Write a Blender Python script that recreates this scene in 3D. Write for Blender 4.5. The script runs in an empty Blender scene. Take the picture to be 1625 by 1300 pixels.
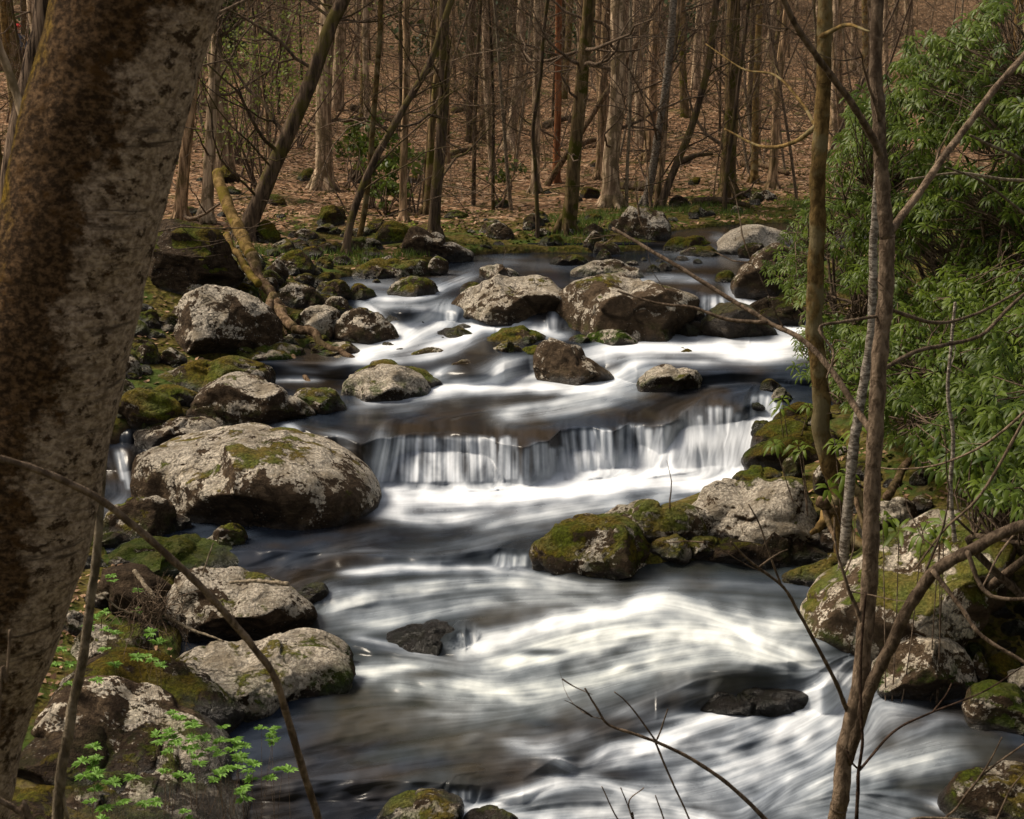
import bpy, math, random
import numpy as np
from mathutils import Vector
R0 = np.random.RandomState
random.seed(7)
S = bpy.context.scene
COL = S.collection
# ------------------------------------------------------------------ camera numbers
F = 2257.0; CX, CY = 812.5, 650.0; CH = 4.0; PITCH = math.radians(13.0)
cp, sp_ = math.cos(PITCH), math.sin(PITCH)
def ray(px, py):
    a = (np.asarray(px, float) - CX) / F; b = (CY - np.asarray(py, float)) / F
    return a, cp + b * sp_, -sp_ + b * cp
def at_z(px, py, z):
    a, b, c = ray(px, py); c = np.minimum(c, -0.004); t = (z - CH) / c
    return np.stack([a * t, b * t, CH + c * t], -1)
def at_d(px, py, D):
    a, b, c = ray(px, py); t = D / b
    return np.stack([a * t, b * t, CH + c * t], -1)
def proj(x, y, z):
    zc = z - CH; dep = y * cp - zc * sp_; up = y * sp_ + zc * cp
    dep = np.maximum(dep, .3)
    return CX + F * x / dep, CY - F * up / dep

# ------------------------------------------------------------------ numpy noise
def _hash(ix, iy, iz, s):
    h = (ix * 374761393 + iy * 668265263 + iz * 1274126177 + s * 974634777) & 0xffffffff
    h = ((h ^ (h >> 13)) * 1274126177) & 0xffffffff
    return ((h ^ (h >> 16)) & 0xffff) / 65535.0
def vnoise(P, s=0):
    P = np.asarray(P, float); I = np.floor(P).astype(np.int64); f = P - I; f = f * f * (3 - 2 * f)
    r = 0
    for dx in (0, 1):
        wx = f[..., 0] if dx else 1 - f[..., 0]
        for dy in (0, 1):
            wy = f[..., 1] if dy else 1 - f[..., 1]
            for dz in (0, 1):
                wz = f[..., 2] if dz else 1 - f[..., 2]
                r = r + wx * wy * wz * _hash(I[..., 0] + dx, I[..., 1] + dy, I[..., 2] + dz, s)
    return r * 2 - 1
def fbm(P, s=0, o=4):
    r = 0; a = 1.; P = np.asarray(P, float)
    for k in range(o):
        r = r + a * vnoise(P * (2.03 ** k) + 17.3 * k, s + k); a *= .5
    return r / 1.6
def fbm2(x, y, s=0, o=4):
    return fbm(np.stack([x, y, np.zeros_like(x)], -1), s, o)

# ------------------------------------------------------------------ object helpers
def tag(o, label=None, cat=None, group=None, kind=None):
    if label: o['label'] = label
    if cat: o['category'] = cat
    if group: o['group'] = group
    if kind: o['kind'] = kind
    return o
def empty(name, loc, label=None, cat=None, group=None):
    o = bpy.data.objects.new(name, None); COL.objects.link(o); o.location = tuple(loc)
    o.empty_display_size = .1
    return tag(o, label, cat, group)
def mesh_obj(name, V, Q, mat, parent=None, loc=None, smooth=True, attrs=None):
    V = np.asarray(V, np.float32).reshape(-1, 3)
    if isinstance(Q, (list, tuple)) and len(Q) and isinstance(Q[0], np.ndarray): parts = Q
    else: parts = [np.asarray(Q)]
    parts = [p for p in parts if len(p)]
    me = bpy.data.meshes.new(name)
    me.vertices.add(len(V)); me.vertices.foreach_set('co', V.ravel())
    idx = np.concatenate([p.ravel() for p in parts]).astype(np.int32)
    cnt = np.concatenate([np.full(len(p), p.shape[1]) for p in parts]).astype(np.int32)
    st = np.concatenate([[0], np.cumsum(cnt)[:-1]]).astype(np.int32)
    me.loops.add(len(idx)); me.loops.foreach_set('vertex_index', idx)
    me.polygons.add(len(cnt)); me.polygons.foreach_set('loop_start', st); me.polygons.foreach_set('loop_total', cnt)
    me.polygons.foreach_set('use_smooth', np.full(len(cnt), smooth, bool))
    me.update(calc_edges=True)
    if attrs:
        for k, a in attrs.items():
            at = me.attributes.new(k, 'FLOAT', 'POINT'); at.data.foreach_set('value', np.asarray(a, np.float32).ravel())
    me.materials.append(mat)
    o = bpy.data.objects.new(name, me); COL.objects.link(o)
    if parent: o.parent = parent
    if loc is not None: o.location = tuple(loc)
    return o

class Tubes:
    def __init__(s): s.V = []; s.Q = []; s.n = 0
    def add(s, pts, rad, seg=7, rough=0., seed=0, cap=True):
        pts = np.asarray(pts, float); rad = np.asarray(rad, float) * np.ones(len(pts))
        T = np.gradient(pts, axis=0); T /= np.linalg.norm(T, axis=1)[:, None] + 1e-9
        ref = np.array([0., 0, 1]) if abs(T[:, 2]).mean() < .85 else np.array([0., 1, 0])
        U = np.cross(T, ref); U /= np.linalg.norm(U, axis=1)[:, None] + 1e-9; W = np.cross(T, U)
        a = np.arange(seg) * 2 * math.pi / seg
        ring = pts[:, None] + (U[:, None] * np.cos(a)[None, :, None] + W[:, None] * np.sin(a)[None, :, None]) * rad[:, None, None]
        if rough:
            nn = fbm(ring / max(rad.max(), 1e-3) * .9, seed, 3)
            ring += (ring - pts[:, None]) * (nn * rough)[..., None]
        n = len(pts)
        i = np.arange(n - 1)[:, None] * seg; j = np.arange(seg)[None]; k = (j + 1) % seg
        q = np.stack([i + j, i + k, i + seg + k, i + seg + j], -1).reshape(-1, 4) + s.n
        s.V.append(ring.reshape(-1, 3)); s.Q.append(q); s.n += n * seg
        if cap:
            for e, r in ((0, 0), (n - 1, (n - 1) * seg)):
                s.V.append(pts[e][None] + T[e][None] * (rad[e] * (.4 if e else -.4)))
                b = s.n - (n * seg if e == 0 else n * seg + 1) + r
                jj = np.arange(seg); kk = (jj + 1) % seg
                tri = np.stack([b + jj, b + kk, np.full(seg, s.n), np.full(seg, s.n)], -1)
                s.T = getattr(s, 'T', []); s.T.append(tri[:, :3] if e else tri[:, [1, 0, 2]]); s.n += 1
    def build(s, name, mat, parent=None, loc=(0, 0, 0), attrs=None):
        V = np.concatenate(s.V) - np.asarray(loc if parent is None else parent.location)
        qs = [np.concatenate(s.Q)]
        if getattr(s, 'T', None): qs.append(np.concatenate(s.T))
        return mesh_obj(name, V, qs, mat, parent, loc if parent is None else None)

def spline(pts, n):
    pts = np.asarray(pts, float)
    if len(pts) < 3:
        t = np.linspace(0, 1, n)[:, None]; return pts[0] * (1 - t) + pts[-1] * t
    P = np.vstack([2 * pts[0] - pts[1], pts, 2 * pts[-1] - pts[-2]]); out = []
    m = len(pts) - 1
    for t in np.linspace(0, m - 1e-6, n):
        i = int(t); u = t - i; a, b, c, d = P[i], P[i + 1], P[i + 2], P[i + 3]
        out.append(.5 * ((2 * b) + (c - a) * u + (2 * a - 5 * b + 4 * c - d) * u * u + (3 * b - a - 3 * c + d) * u ** 3))
    return np.array(out)

# ------------------------------------------------------------------ materials
class NT:
    def __init__(s, name):
        s.m = bpy.data.materials.new(name); s.m.use_nodes = True; s.t = s.m.node_tree
        s.t.nodes.clear(); s.out = s.n('ShaderNodeOutputMaterial')
        s.b = s.n('ShaderNodeBsdfPrincipled'); s.t.links.new(s.b.outputs[0], s.out.inputs[0])
    def n(s, typ, **kw):
        o = s.t.nodes.new(typ)
        for k, v in kw.items(): setattr(o, k, v)
        return o
    def set(s, sock, v):
        if isinstance(v, bpy.types.NodeSocket): s.t.links.new(v, sock)
        elif isinstance(v, tuple) and len(v) == 3 and sock.type == 'RGBA': sock.default_value = (*v, 1)
        else: sock.default_value = v
    def math(s, op, a, b=0., c=None, clamp=False):
        o = s.n('ShaderNodeMath', operation=op, use_clamp=clamp); s.set(o.inputs[0], a); s.set(o.inputs[1], b)
        if c is not None: s.set(o.inputs[2], c)
        return o.outputs[0]
    def mix(s, f, a, b, bt='MIX'):
        o = s.n('ShaderNodeMix', data_type='RGBA', blend_type=bt); s.set(o.inputs[0], f); s.set(o.inputs[6], a); s.set(o.inputs[7], b)
        return o.outputs[2]
    def ss(s, v, a, b):
        o = s.n('ShaderNodeMapRange', interpolation_type='SMOOTHSTEP'); s.set(o.inputs[0], v); s.set(o.inputs[1], a); s.set(o.inputs[2], b)
        return o.outputs[0]
    def noise(s, vec, sc, det=4., rough=.55, dist=0., col=False):
        o = s.n('ShaderNodeTexNoise'); s.set(o.inputs['Vector'], vec); s.set(o.inputs['Scale'], sc); s.set(o.inputs['Detail'], det)
        s.set(o.inputs['Roughness'], rough); s.set(o.inputs['Distortion'], dist)
        return o.outputs[1 if col else 0]
    def mapping(s, vec, scale=(1, 1, 1), rot=(0, 0, 0)):
        o = s.n('ShaderNodeMapping'); s.set(o.inputs[0], vec); s.set(o.inputs['Scale'], scale); s.set(o.inputs['Rotation'], rot)
        return o.outputs[0]
    def attr(s, name, typ='OBJECT'):
        o = s.n('ShaderNodeAttribute', attribute_type=typ, attribute_name=name); return o.outputs['Fac']
    def bump(s, h, strength=.5, dist=.02, prev=None):
        o = s.n('ShaderNodeBump'); s.set(o.inputs['Height'], h); s.set(o.inputs['Strength'], strength); s.set(o.inputs['Distance'], dist)
        if prev is not None: s.set(o.inputs['Normal'], prev)
        return o.outputs[0]
    def fin(s, col, rough=.85, normal=None, spec=.3):
        s.set(s.b.inputs['Base Color'], col); s.set(s.b.inputs['Roughness'], rough); s.set(s.b.inputs['Specular IOR Level'], spec)
        if normal is not None: s.set(s.b.inputs['Normal'], normal)
        return s.m

def mat_rock():
    k = NT('river_rock'); g = k.n('ShaderNodeNewGeometry'); P = g.outputs['Position']
    sx = k.n('ShaderNodeSeparateXYZ'); k.set(sx.inputs[0], g.outputs['Normal']); nz = sx.outputs[2]
    px = k.n('ShaderNodeSeparateXYZ'); k.set(px.inputs[0], P)
    moss, lich, tone, wz = (k.attr(a) for a in ('moss', 'lichen', 'tone', 'wetz'))
    warm = k.attr('warm')
    n1 = k.ss(k.noise(P, 2.6, 8, .60, .3), .34, .66); n2 = k.ss(k.noise(P, 11., 8, .7, .4), .32, .68); n3 = k.ss(k.noise(P, 42., 5, .65), .32, .68)
    st = k.noise(k.mapping(P, (2.5, 2.5, 16), (.35, .25, 0)), 1.6, 6, .65, .6)
    base = k.mix(k.ss(n2, .1, .9), (.026, .017, .011), (.13, .090, .056))
    base = k.mix(k.ss(st, .44, .62), base, (.050, .032, .020))
    base = k.mix(warm, base, k.mix(.5, base, (.15, .105, .065)))
    # pale lichen crust
    e = k.math('MULTIPLY_ADD', nz, .36, lich)
    e = k.math('ADD', e, k.math('MULTIPLY', n1, .48)); e = k.math('ADD', e, k.math('MULTIPLY', n2, .30))
    e = k.math('ADD', e, k.math('MULTIPLY', n3, .14))
    lm = k.ss(e, .72, .765)
    lcol = k.mix(k.ss(n3, .35, .7), (.38, .33, .265), (.74, .66, .54))
    lcol = k.mix(k.ss(k.noise(P, 5, 3), .45, .7), lcol, (.34, .285, .21))
    col = k.mix(k.math('MULTIPLY', lm, .93), base, lcol)
    # dark pits and cracks
    v = k.n('ShaderNodeTexVoronoi', feature='DISTANCE_TO_EDGE'); k.set(v.inputs['Vector'], k.mix(.28, P, k.noise(P, 4., 4, .6, 0, True))); k.set(v.inputs['Scale'], 2.2)
    crack = k.math('SUBTRACT', 1., k.ss(v.outputs[0], .0, .028))
    crack = k.math('MULTIPLY', crack, k.ss(n1, .5, .8))
    col = k.mix(k.math('MULTIPLY', crack, .7), col, (.018, .015, .012))
    # pale specks on dark faces
    v2 = k.n('ShaderNodeTexVoronoi'); k.set(v2.inputs['Vector'], P); k.set(v2.inputs['Scale'], 26.); v2.inputs['Randomness'].default_value = 1
    spk = k.math('MULTIPLY', k.math('SUBTRACT', 1., k.ss(v2.outputs[0], .13, .22)), k.ss(n1, .35, .6))
    col = k.mix(k.math('MULTIPLY', spk, .6), col, (.34, .32, .27))
    # moss
    ms = k.math('MULTIPLY_ADD', nz, .38, moss); ms = k.math('ADD', ms, k.math('MULTIPLY', k.ss(k.noise(P, 2.3, 7, .62, .3), .32, .68), .5))
    ms = k.math('ADD', ms, k.math('MULTIPLY', n2, .16))
    mm = k.ss(ms, .60, .70)
    mcol = k.mix(k.ss(k.noise(P, 4., 4), .38, .64), (.175, .125, .014), (.110, .135, .010))
    mcol = k.mix(k.ss(n3, .1, .9), k.mix(.5, mcol, (.01, .01, .004)), mcol)
    grn = k.attr('green'); mcol = k.mix(grn, mcol, (.060, .100, .012))
    col = k.mix(k.math('MULTIPLY', mm, .94), col, mcol)
    # low skirt of green moss just above the water
    dz = k.math('SUBTRACT', px.outputs[2], wz)
    sk = k.math('MULTIPLY', k.math('SUBTRACT', 1., k.ss(dz, .06, .26)), k.ss(k.noise(P, 6., 5, .6), .46, .6))
    sk = k.math('MULTIPLY', sk, k.attr('skirt')); sk = k.math('MULTIPLY', sk, k.ss(nz, -.35, .2))
    col = k.mix(sk, col, k.mix(n3, (.030, .045, .006), (.075, .120, .014)))
    k2 = k.n('ShaderNodeVectorMath', operation='SCALE'); k.set(k2.inputs[0], col); k.set(k2.inputs['Scale'], tone); col = k2.outputs[0]
    dzn = k.math('ADD', dz, k.math('MULTIPLY', k.math('SUBTRACT', n1, .5), .10))
    wet = k.math('SUBTRACT', 1., k.ss(dzn, .0, .10))
    wet = k.math('MAXIMUM', wet, k.math('MULTIPLY', k.attr('allwet'), .9))
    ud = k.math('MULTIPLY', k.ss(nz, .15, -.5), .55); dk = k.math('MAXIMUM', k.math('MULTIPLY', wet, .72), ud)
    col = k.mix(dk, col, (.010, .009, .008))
    rough = k.math('MULTIPLY_ADD', wet, -.58, .86)
    h = k.math('ADD', k.math('MULTIPLY', n2, .7), k.math('MULTIPLY', n3, .25)); h = k.math('ADD', h, k.math('MULTIPLY', st, .5))
    h = k.math('SUBTRACT', h, k.math('MULTIPLY', crack, .6)); h = k.math('ADD', h, k.math('MULTIPLY', mm, .8)); h = k.math('ADD', h, k.math('MULTIPLY', lm, .06))
    return k.fin(col, rough, k.bump(h, 1., .05), k.math('MULTIPLY_ADD', wet, .4, .08))

def mat_bark(name, c1, c2, c3=None, vs=.12, sc=16., moss=(.055, .050, .012), mossamt=.0, zs=None):
    k = NT(name); tc = k.n('ShaderNodeTexCoord'); oi = k.n('ShaderNodeObjectInfo')
    ad = k.n('ShaderNodeVectorMath', operation='ADD'); k.set(ad.inputs[0], tc.outputs['Object'])
    cb = k.n('ShaderNodeCombineXYZ'); k.set(cb.inputs[0], k.math('MULTIPLY', oi.outputs['Random'], 37.)); k.set(cb.inputs[2], k.math('MULTIPLY', oi.outputs['Random'], 11.))
    k.set(ad.inputs[1], cb.outputs[0]); P = ad.outputs[0]
    n1 = k.noise(k.mapping(P, (1, 1, vs)), sc, 7, .65, .4); n2 = k.noise(P, sc * .22, 5, .6, .5); n3 = k.noise(k.mapping(P, (1, 1, .4)), sc * 3.5, 4, .6)
    col = k.mix(k.ss(n1, .38, .64), c1, c2)
    if c3: col = k.mix(k.ss(n2, .5, .62), col, c3)
    if mossamt: col = k.mix(k.math('MULTIPLY', k.ss(k.math('ADD', n2, k.math('MULTIPLY', n3, .3)), .62, .75), mossamt), col, moss)
    tn = k.math('MULTIPLY_ADD', oi.outputs['Random'], .5, .75)
    k2 = k.n('ShaderNodeVectorMath', operation='SCALE'); k.set(k2.inputs[0], col); k.set(k2.inputs['Scale'], tn)
    h = k.math('ADD', n1, k.math('MULTIPLY', n3, .4))
    return k.fin(k2.outputs[0], .95, k.bump(h, .9, .02), .04)

def mat_near_trunk():
    k = NT('mossy_pale_bark'); tc = k.n('ShaderNodeTexCoord'); P = tc.outputs['Object']
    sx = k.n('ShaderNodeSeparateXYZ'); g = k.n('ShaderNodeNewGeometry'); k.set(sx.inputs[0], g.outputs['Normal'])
    pz = k.n('ShaderNodeSeparateXYZ'); k.set(pz.inputs[0], P)
    big = k.noise(k.mapping(P, (1, 1, .8)), 6.5, 9, .68, .2); fine = k.noise(k.mapping(P, (1, 1, 1.3)), 60., 7, .72, .1); ring = k.noise(k.mapping(P, (.5, .5, 4.)), 9., 6, .65, .5)
    med = k.noise(k.mapping(P, (1, 1, 1.4)), 21., 8, .72, .2)
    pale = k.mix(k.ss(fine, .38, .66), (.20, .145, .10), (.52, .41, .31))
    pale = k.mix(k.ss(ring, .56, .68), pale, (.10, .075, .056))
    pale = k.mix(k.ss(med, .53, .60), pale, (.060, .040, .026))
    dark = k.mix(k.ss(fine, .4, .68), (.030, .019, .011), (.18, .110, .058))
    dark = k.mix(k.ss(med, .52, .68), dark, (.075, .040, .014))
    e = k.math('ADD', k.math('MULTIPLY', sx.outputs[0], -.52), k.math('MULTIPLY', big, 1.6))  # bark mottling, plus shade painted on the left and light on the right
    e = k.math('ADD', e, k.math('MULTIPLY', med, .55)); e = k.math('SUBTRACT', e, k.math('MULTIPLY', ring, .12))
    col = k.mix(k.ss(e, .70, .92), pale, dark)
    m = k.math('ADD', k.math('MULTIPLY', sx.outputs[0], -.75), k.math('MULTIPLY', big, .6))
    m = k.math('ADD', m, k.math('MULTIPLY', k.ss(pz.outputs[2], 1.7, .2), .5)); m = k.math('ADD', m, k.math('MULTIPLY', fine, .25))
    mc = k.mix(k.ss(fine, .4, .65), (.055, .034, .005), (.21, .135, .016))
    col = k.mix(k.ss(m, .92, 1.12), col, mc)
    h = k.math('ADD', k.math('MULTIPLY', fine, .5), k.math('MULTIPLY', med, .7)); h = k.math('ADD', h, k.math('MULTIPLY', big, .7))
    return k.fin(col, .95, k.bump(h, 1., .025), .04)

def mat_leaf(name, c1, c2, rough=.38, spec=.5, trans=.15):
    k = NT(name); a = k.attr('tint', 'GEOMETRY'); col = k.mix(a, c1, c2)
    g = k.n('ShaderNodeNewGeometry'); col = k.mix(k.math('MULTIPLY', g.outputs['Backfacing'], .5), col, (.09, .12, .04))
    m = k.fin(col, rough, None, spec)
    if trans:
        tr = k.n('ShaderNodeBsdfTranslucent'); k.set(tr.inputs[0], k.mix(.5, col, (.16, .22, .03)))
        mx = k.n('ShaderNodeMixShader'); mx.inputs[0].default_value = trans
        k.t.links.new(k.b.outputs[0], mx.inputs[1]); k.t.links.new(tr.outputs[0], mx.inputs[2]); k.t.links.new(mx.outputs[0], k.out.inputs[0])
    return m

def mat_ground():
    k = NT('leaf_litter_ground'); g = k.n('ShaderNodeNewGeometry'); P = g.outputs['Position']
    bank = k.attr('bank', 'GEOMETRY')
    v = k.n('ShaderNodeTexVoronoi'); k.set(v.inputs['Vector'], k.mix(.05, P, k.noise(P, 9., 3, .5, 0, True))); k.set(v.inputs['Scale'], 13.)
    sp = k.n('ShaderNodeSeparateColor'); k.set(sp.inputs[0], v.outputs['Color'])
    lf = k.mix(sp.outputs[0], (.085, .043, .022), (.36, .215, .125)); lf = k.mix(k.ss(sp.outputs[1], .72, .9), lf, (.42, .29, .19))
    lf = k.mix(k.ss(sp.outputs[2], .7, .85), lf, (.025, .016, .010))
    n1 = k.noise(P, .55, 7, .65, .4); n2 = k.noise(P, 2.6, 7, .66); n3 = k.noise(P, 30., 4, .6)
    col = k.mix(k.ss(n2, .46, .62), lf, k.mix(.75, lf, (.040, .026, .016)))
    mo = k.math('ADD', k.math('MULTIPLY', n1, .75), k.math('MULTIPLY', n2, .35)); mo = k.math('ADD', mo, k.math('MULTIPLY', bank, .32))
    mcol = k.mix(k.ss(n3, .35, .66), (.026, .026, .006), (.085, .080, .014)); mcol = k.mix(k.ss(n2, .5, .62), mcol, (.045, .075, .015))
    col = k.mix(k.math('MULTIPLY', k.ss(mo, .57, .72), .85), col, mcol)
    col = k.mix(k.ss(bank, 1.0, 1.25), col, k.mix(n2, (.012, .009, .007), (.05, .036, .024)))
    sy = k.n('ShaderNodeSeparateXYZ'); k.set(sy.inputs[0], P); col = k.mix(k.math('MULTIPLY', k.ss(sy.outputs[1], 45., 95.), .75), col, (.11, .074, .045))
    h = k.math('ADD', k.math('MULTIPLY', v.outputs[0], .5), n2)
    return k.fin(col, .95, k.bump(h, .9, .06), .02)

def mat_water():
    k = NT('stream_water'); f = k.attr('foam', 'GEOMETRY'); l = k.attr('lic', 'GEOMETRY'); dk = k.attr('dark', 'GEOMETRY'); gr = k.attr('green', 'GEOMETRY')
    wc = k.mix(k.ss(l, .3, .75), (.007, .010, .016), (.022, .030, .046))
    g_ = k.n('ShaderNodeNewGeometry'); wc = k.mix(k.ss(k.noise(g_.outputs['Position'], .8, 3), .42, .6), wc, k.mix(k.ss(l, .3, .75), (.012, .009, .006), (.036, .027, .019)))
    wc = k.mix(k.math('MULTIPLY', gr, .5), wc, (.055, .065, .055))
    k.set(k.b.inputs['IOR'], 1.33)
    n = k.fin(wc, k.math('MULTIPLY_ADD', f, .3, .20), None, .32)
    h = k.math('MULTIPLY', l, 1.); bp = k.bump(h, .5, .018)
    k.set(k.b.inputs['Normal'], bp)
    d = k.n('ShaderNodeBsdfPrincipled')
    fc = k.mix(gr, (.80, .85, .92), (.82, .87, .82)); fc = k.mix(k.ss(f, 0., .8), k.mix(.6, fc, (.42, .54, .72)), fc)
    k.set(d.inputs['Base Color'], fc); k.set(d.inputs['Roughness'], .6); k.set(d.inputs['Specular IOR Level'], .25)
    k.set(d.inputs['Normal'], k.bump(h, .35, .02))
    mx = k.n('ShaderNodeMixShader'); k.set(mx.inputs[0], f)
    k.t.links.new(k.b.outputs[0], mx.inputs[1]); k.t.links.new(d.outputs[0], mx.inputs[2]); k.t.links.new(mx.outputs[0], k.out.inputs[0])
    return k.m

def mat_plain(name, c1, c2, sc=10., rough=.85, vs=1.):
    k = NT(name); tc = k.n('ShaderNodeTexCoord'); n = k.noise(k.mapping(tc.outputs['Object'], (1, 1, vs)), sc, 5, .6)
    return k.fin(k.mix(k.ss(n, .35, .68), c1, c2), rough, k.bump(n, .5, .01), .25)

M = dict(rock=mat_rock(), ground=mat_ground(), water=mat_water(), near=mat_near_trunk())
M['bark'] = mat_bark('grey_brown_bark', (.085, .054, .031), (.47, .32, .195), None, mossamt=.45)
M['bark_pale'] = mat_bark('pale_grey_bark', (.14, .096, .062), (.58, .44, .30), (.20, .145, .095), mossamt=.4)
M['bark_dark'] = mat_bark('dark_bark', (.030, .022, .016), (.12, .085, .058), None, mossamt=.7, moss=(.07, .06, .015))
M['bark_moss'] = mat_bark('mossy_bark', (.06, .042, .022), (.22, .155, .08), None, mossamt=1., moss=(.065, .062, .012))
M['bark_furrow'] = mat_bark('furrowed_bark', (.012, .008, .006), (.19, .135, .095), None, vs=.07, sc=26.)
M['bark_red'] = mat_bark('bare_red_wood', (.10, .040, .020), (.28, .12, .055), None, vs=.08)
M['bark_gold'] = mat_bark('sunlit_blotched_bark', (.060, .038, .015), (.19, .125, .048), (.24, .19, .12), sc=15., vs=.6, mossamt=.5, moss=(.09, .075, .02))
M['bark_birch'] = mat_bark('pale_birch_bark', (.09, .072, .055), (.34, .30, .25), None, vs=2.2, sc=22)
M['twig'] = mat_bark('brown_twig_bark', (.070, .050, .035), (.20, .148, .105), None, sc=40, vs=.5)
M['twig_dark'] = mat_bark('dark_twig_bark', (.028, .018, .013), (.085, .055, .040), None, sc=40, vs=.5)
M['twig_pale'] = mat_bark('pale_twig_bark', (.10, .08, .055), (.28, .23, .165), None, sc=30, vs=.5)
M['log'] = mat_bark('weathered_log', (.060, .038, .022), (.22, .15, .095), None, sc=20, vs=.6, mossamt=.5)
M['log_moss'] = mat_bark('mossy_golden_log', (.070, .045, .015), (.19, .125, .05), (.115, .080, .016), sc=14, vs=.6, mossamt=.9, moss=(.105, .080, .016))
M['rhodo'] = mat_leaf('rhododendron_leaf', (.014, .032, .003), (.100, .140, .014), .42, .16, .2)
M['sprout'] = mat_leaf('spring_leaf', (.10, .22, .02), (.17, .34, .04), .6, .3, .35)
M['spring'] = mat_leaf('young_tree_leaf', (.12, .17, .03), (.22, .25, .06), .6, .3, .4)
M['ever'] = mat_leaf('evergreen_foliage', (.014, .034, .012), (.040, .085, .028), .6, .3, .1)
M['dryleaf'] = mat_leaf('dry_leaf', (.08, .040, .020), (.40, .25, .15), .8, .2, .1)
M['grass'] = mat_leaf('grass_blade', (.045, .085, .012), (.12, .17, .025), .7, .2, .2)
M['green_moss'] = mat_leaf('cushion_moss', (.05, .07, .01), (.13, .15, .02), .9, .1, 0)

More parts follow.
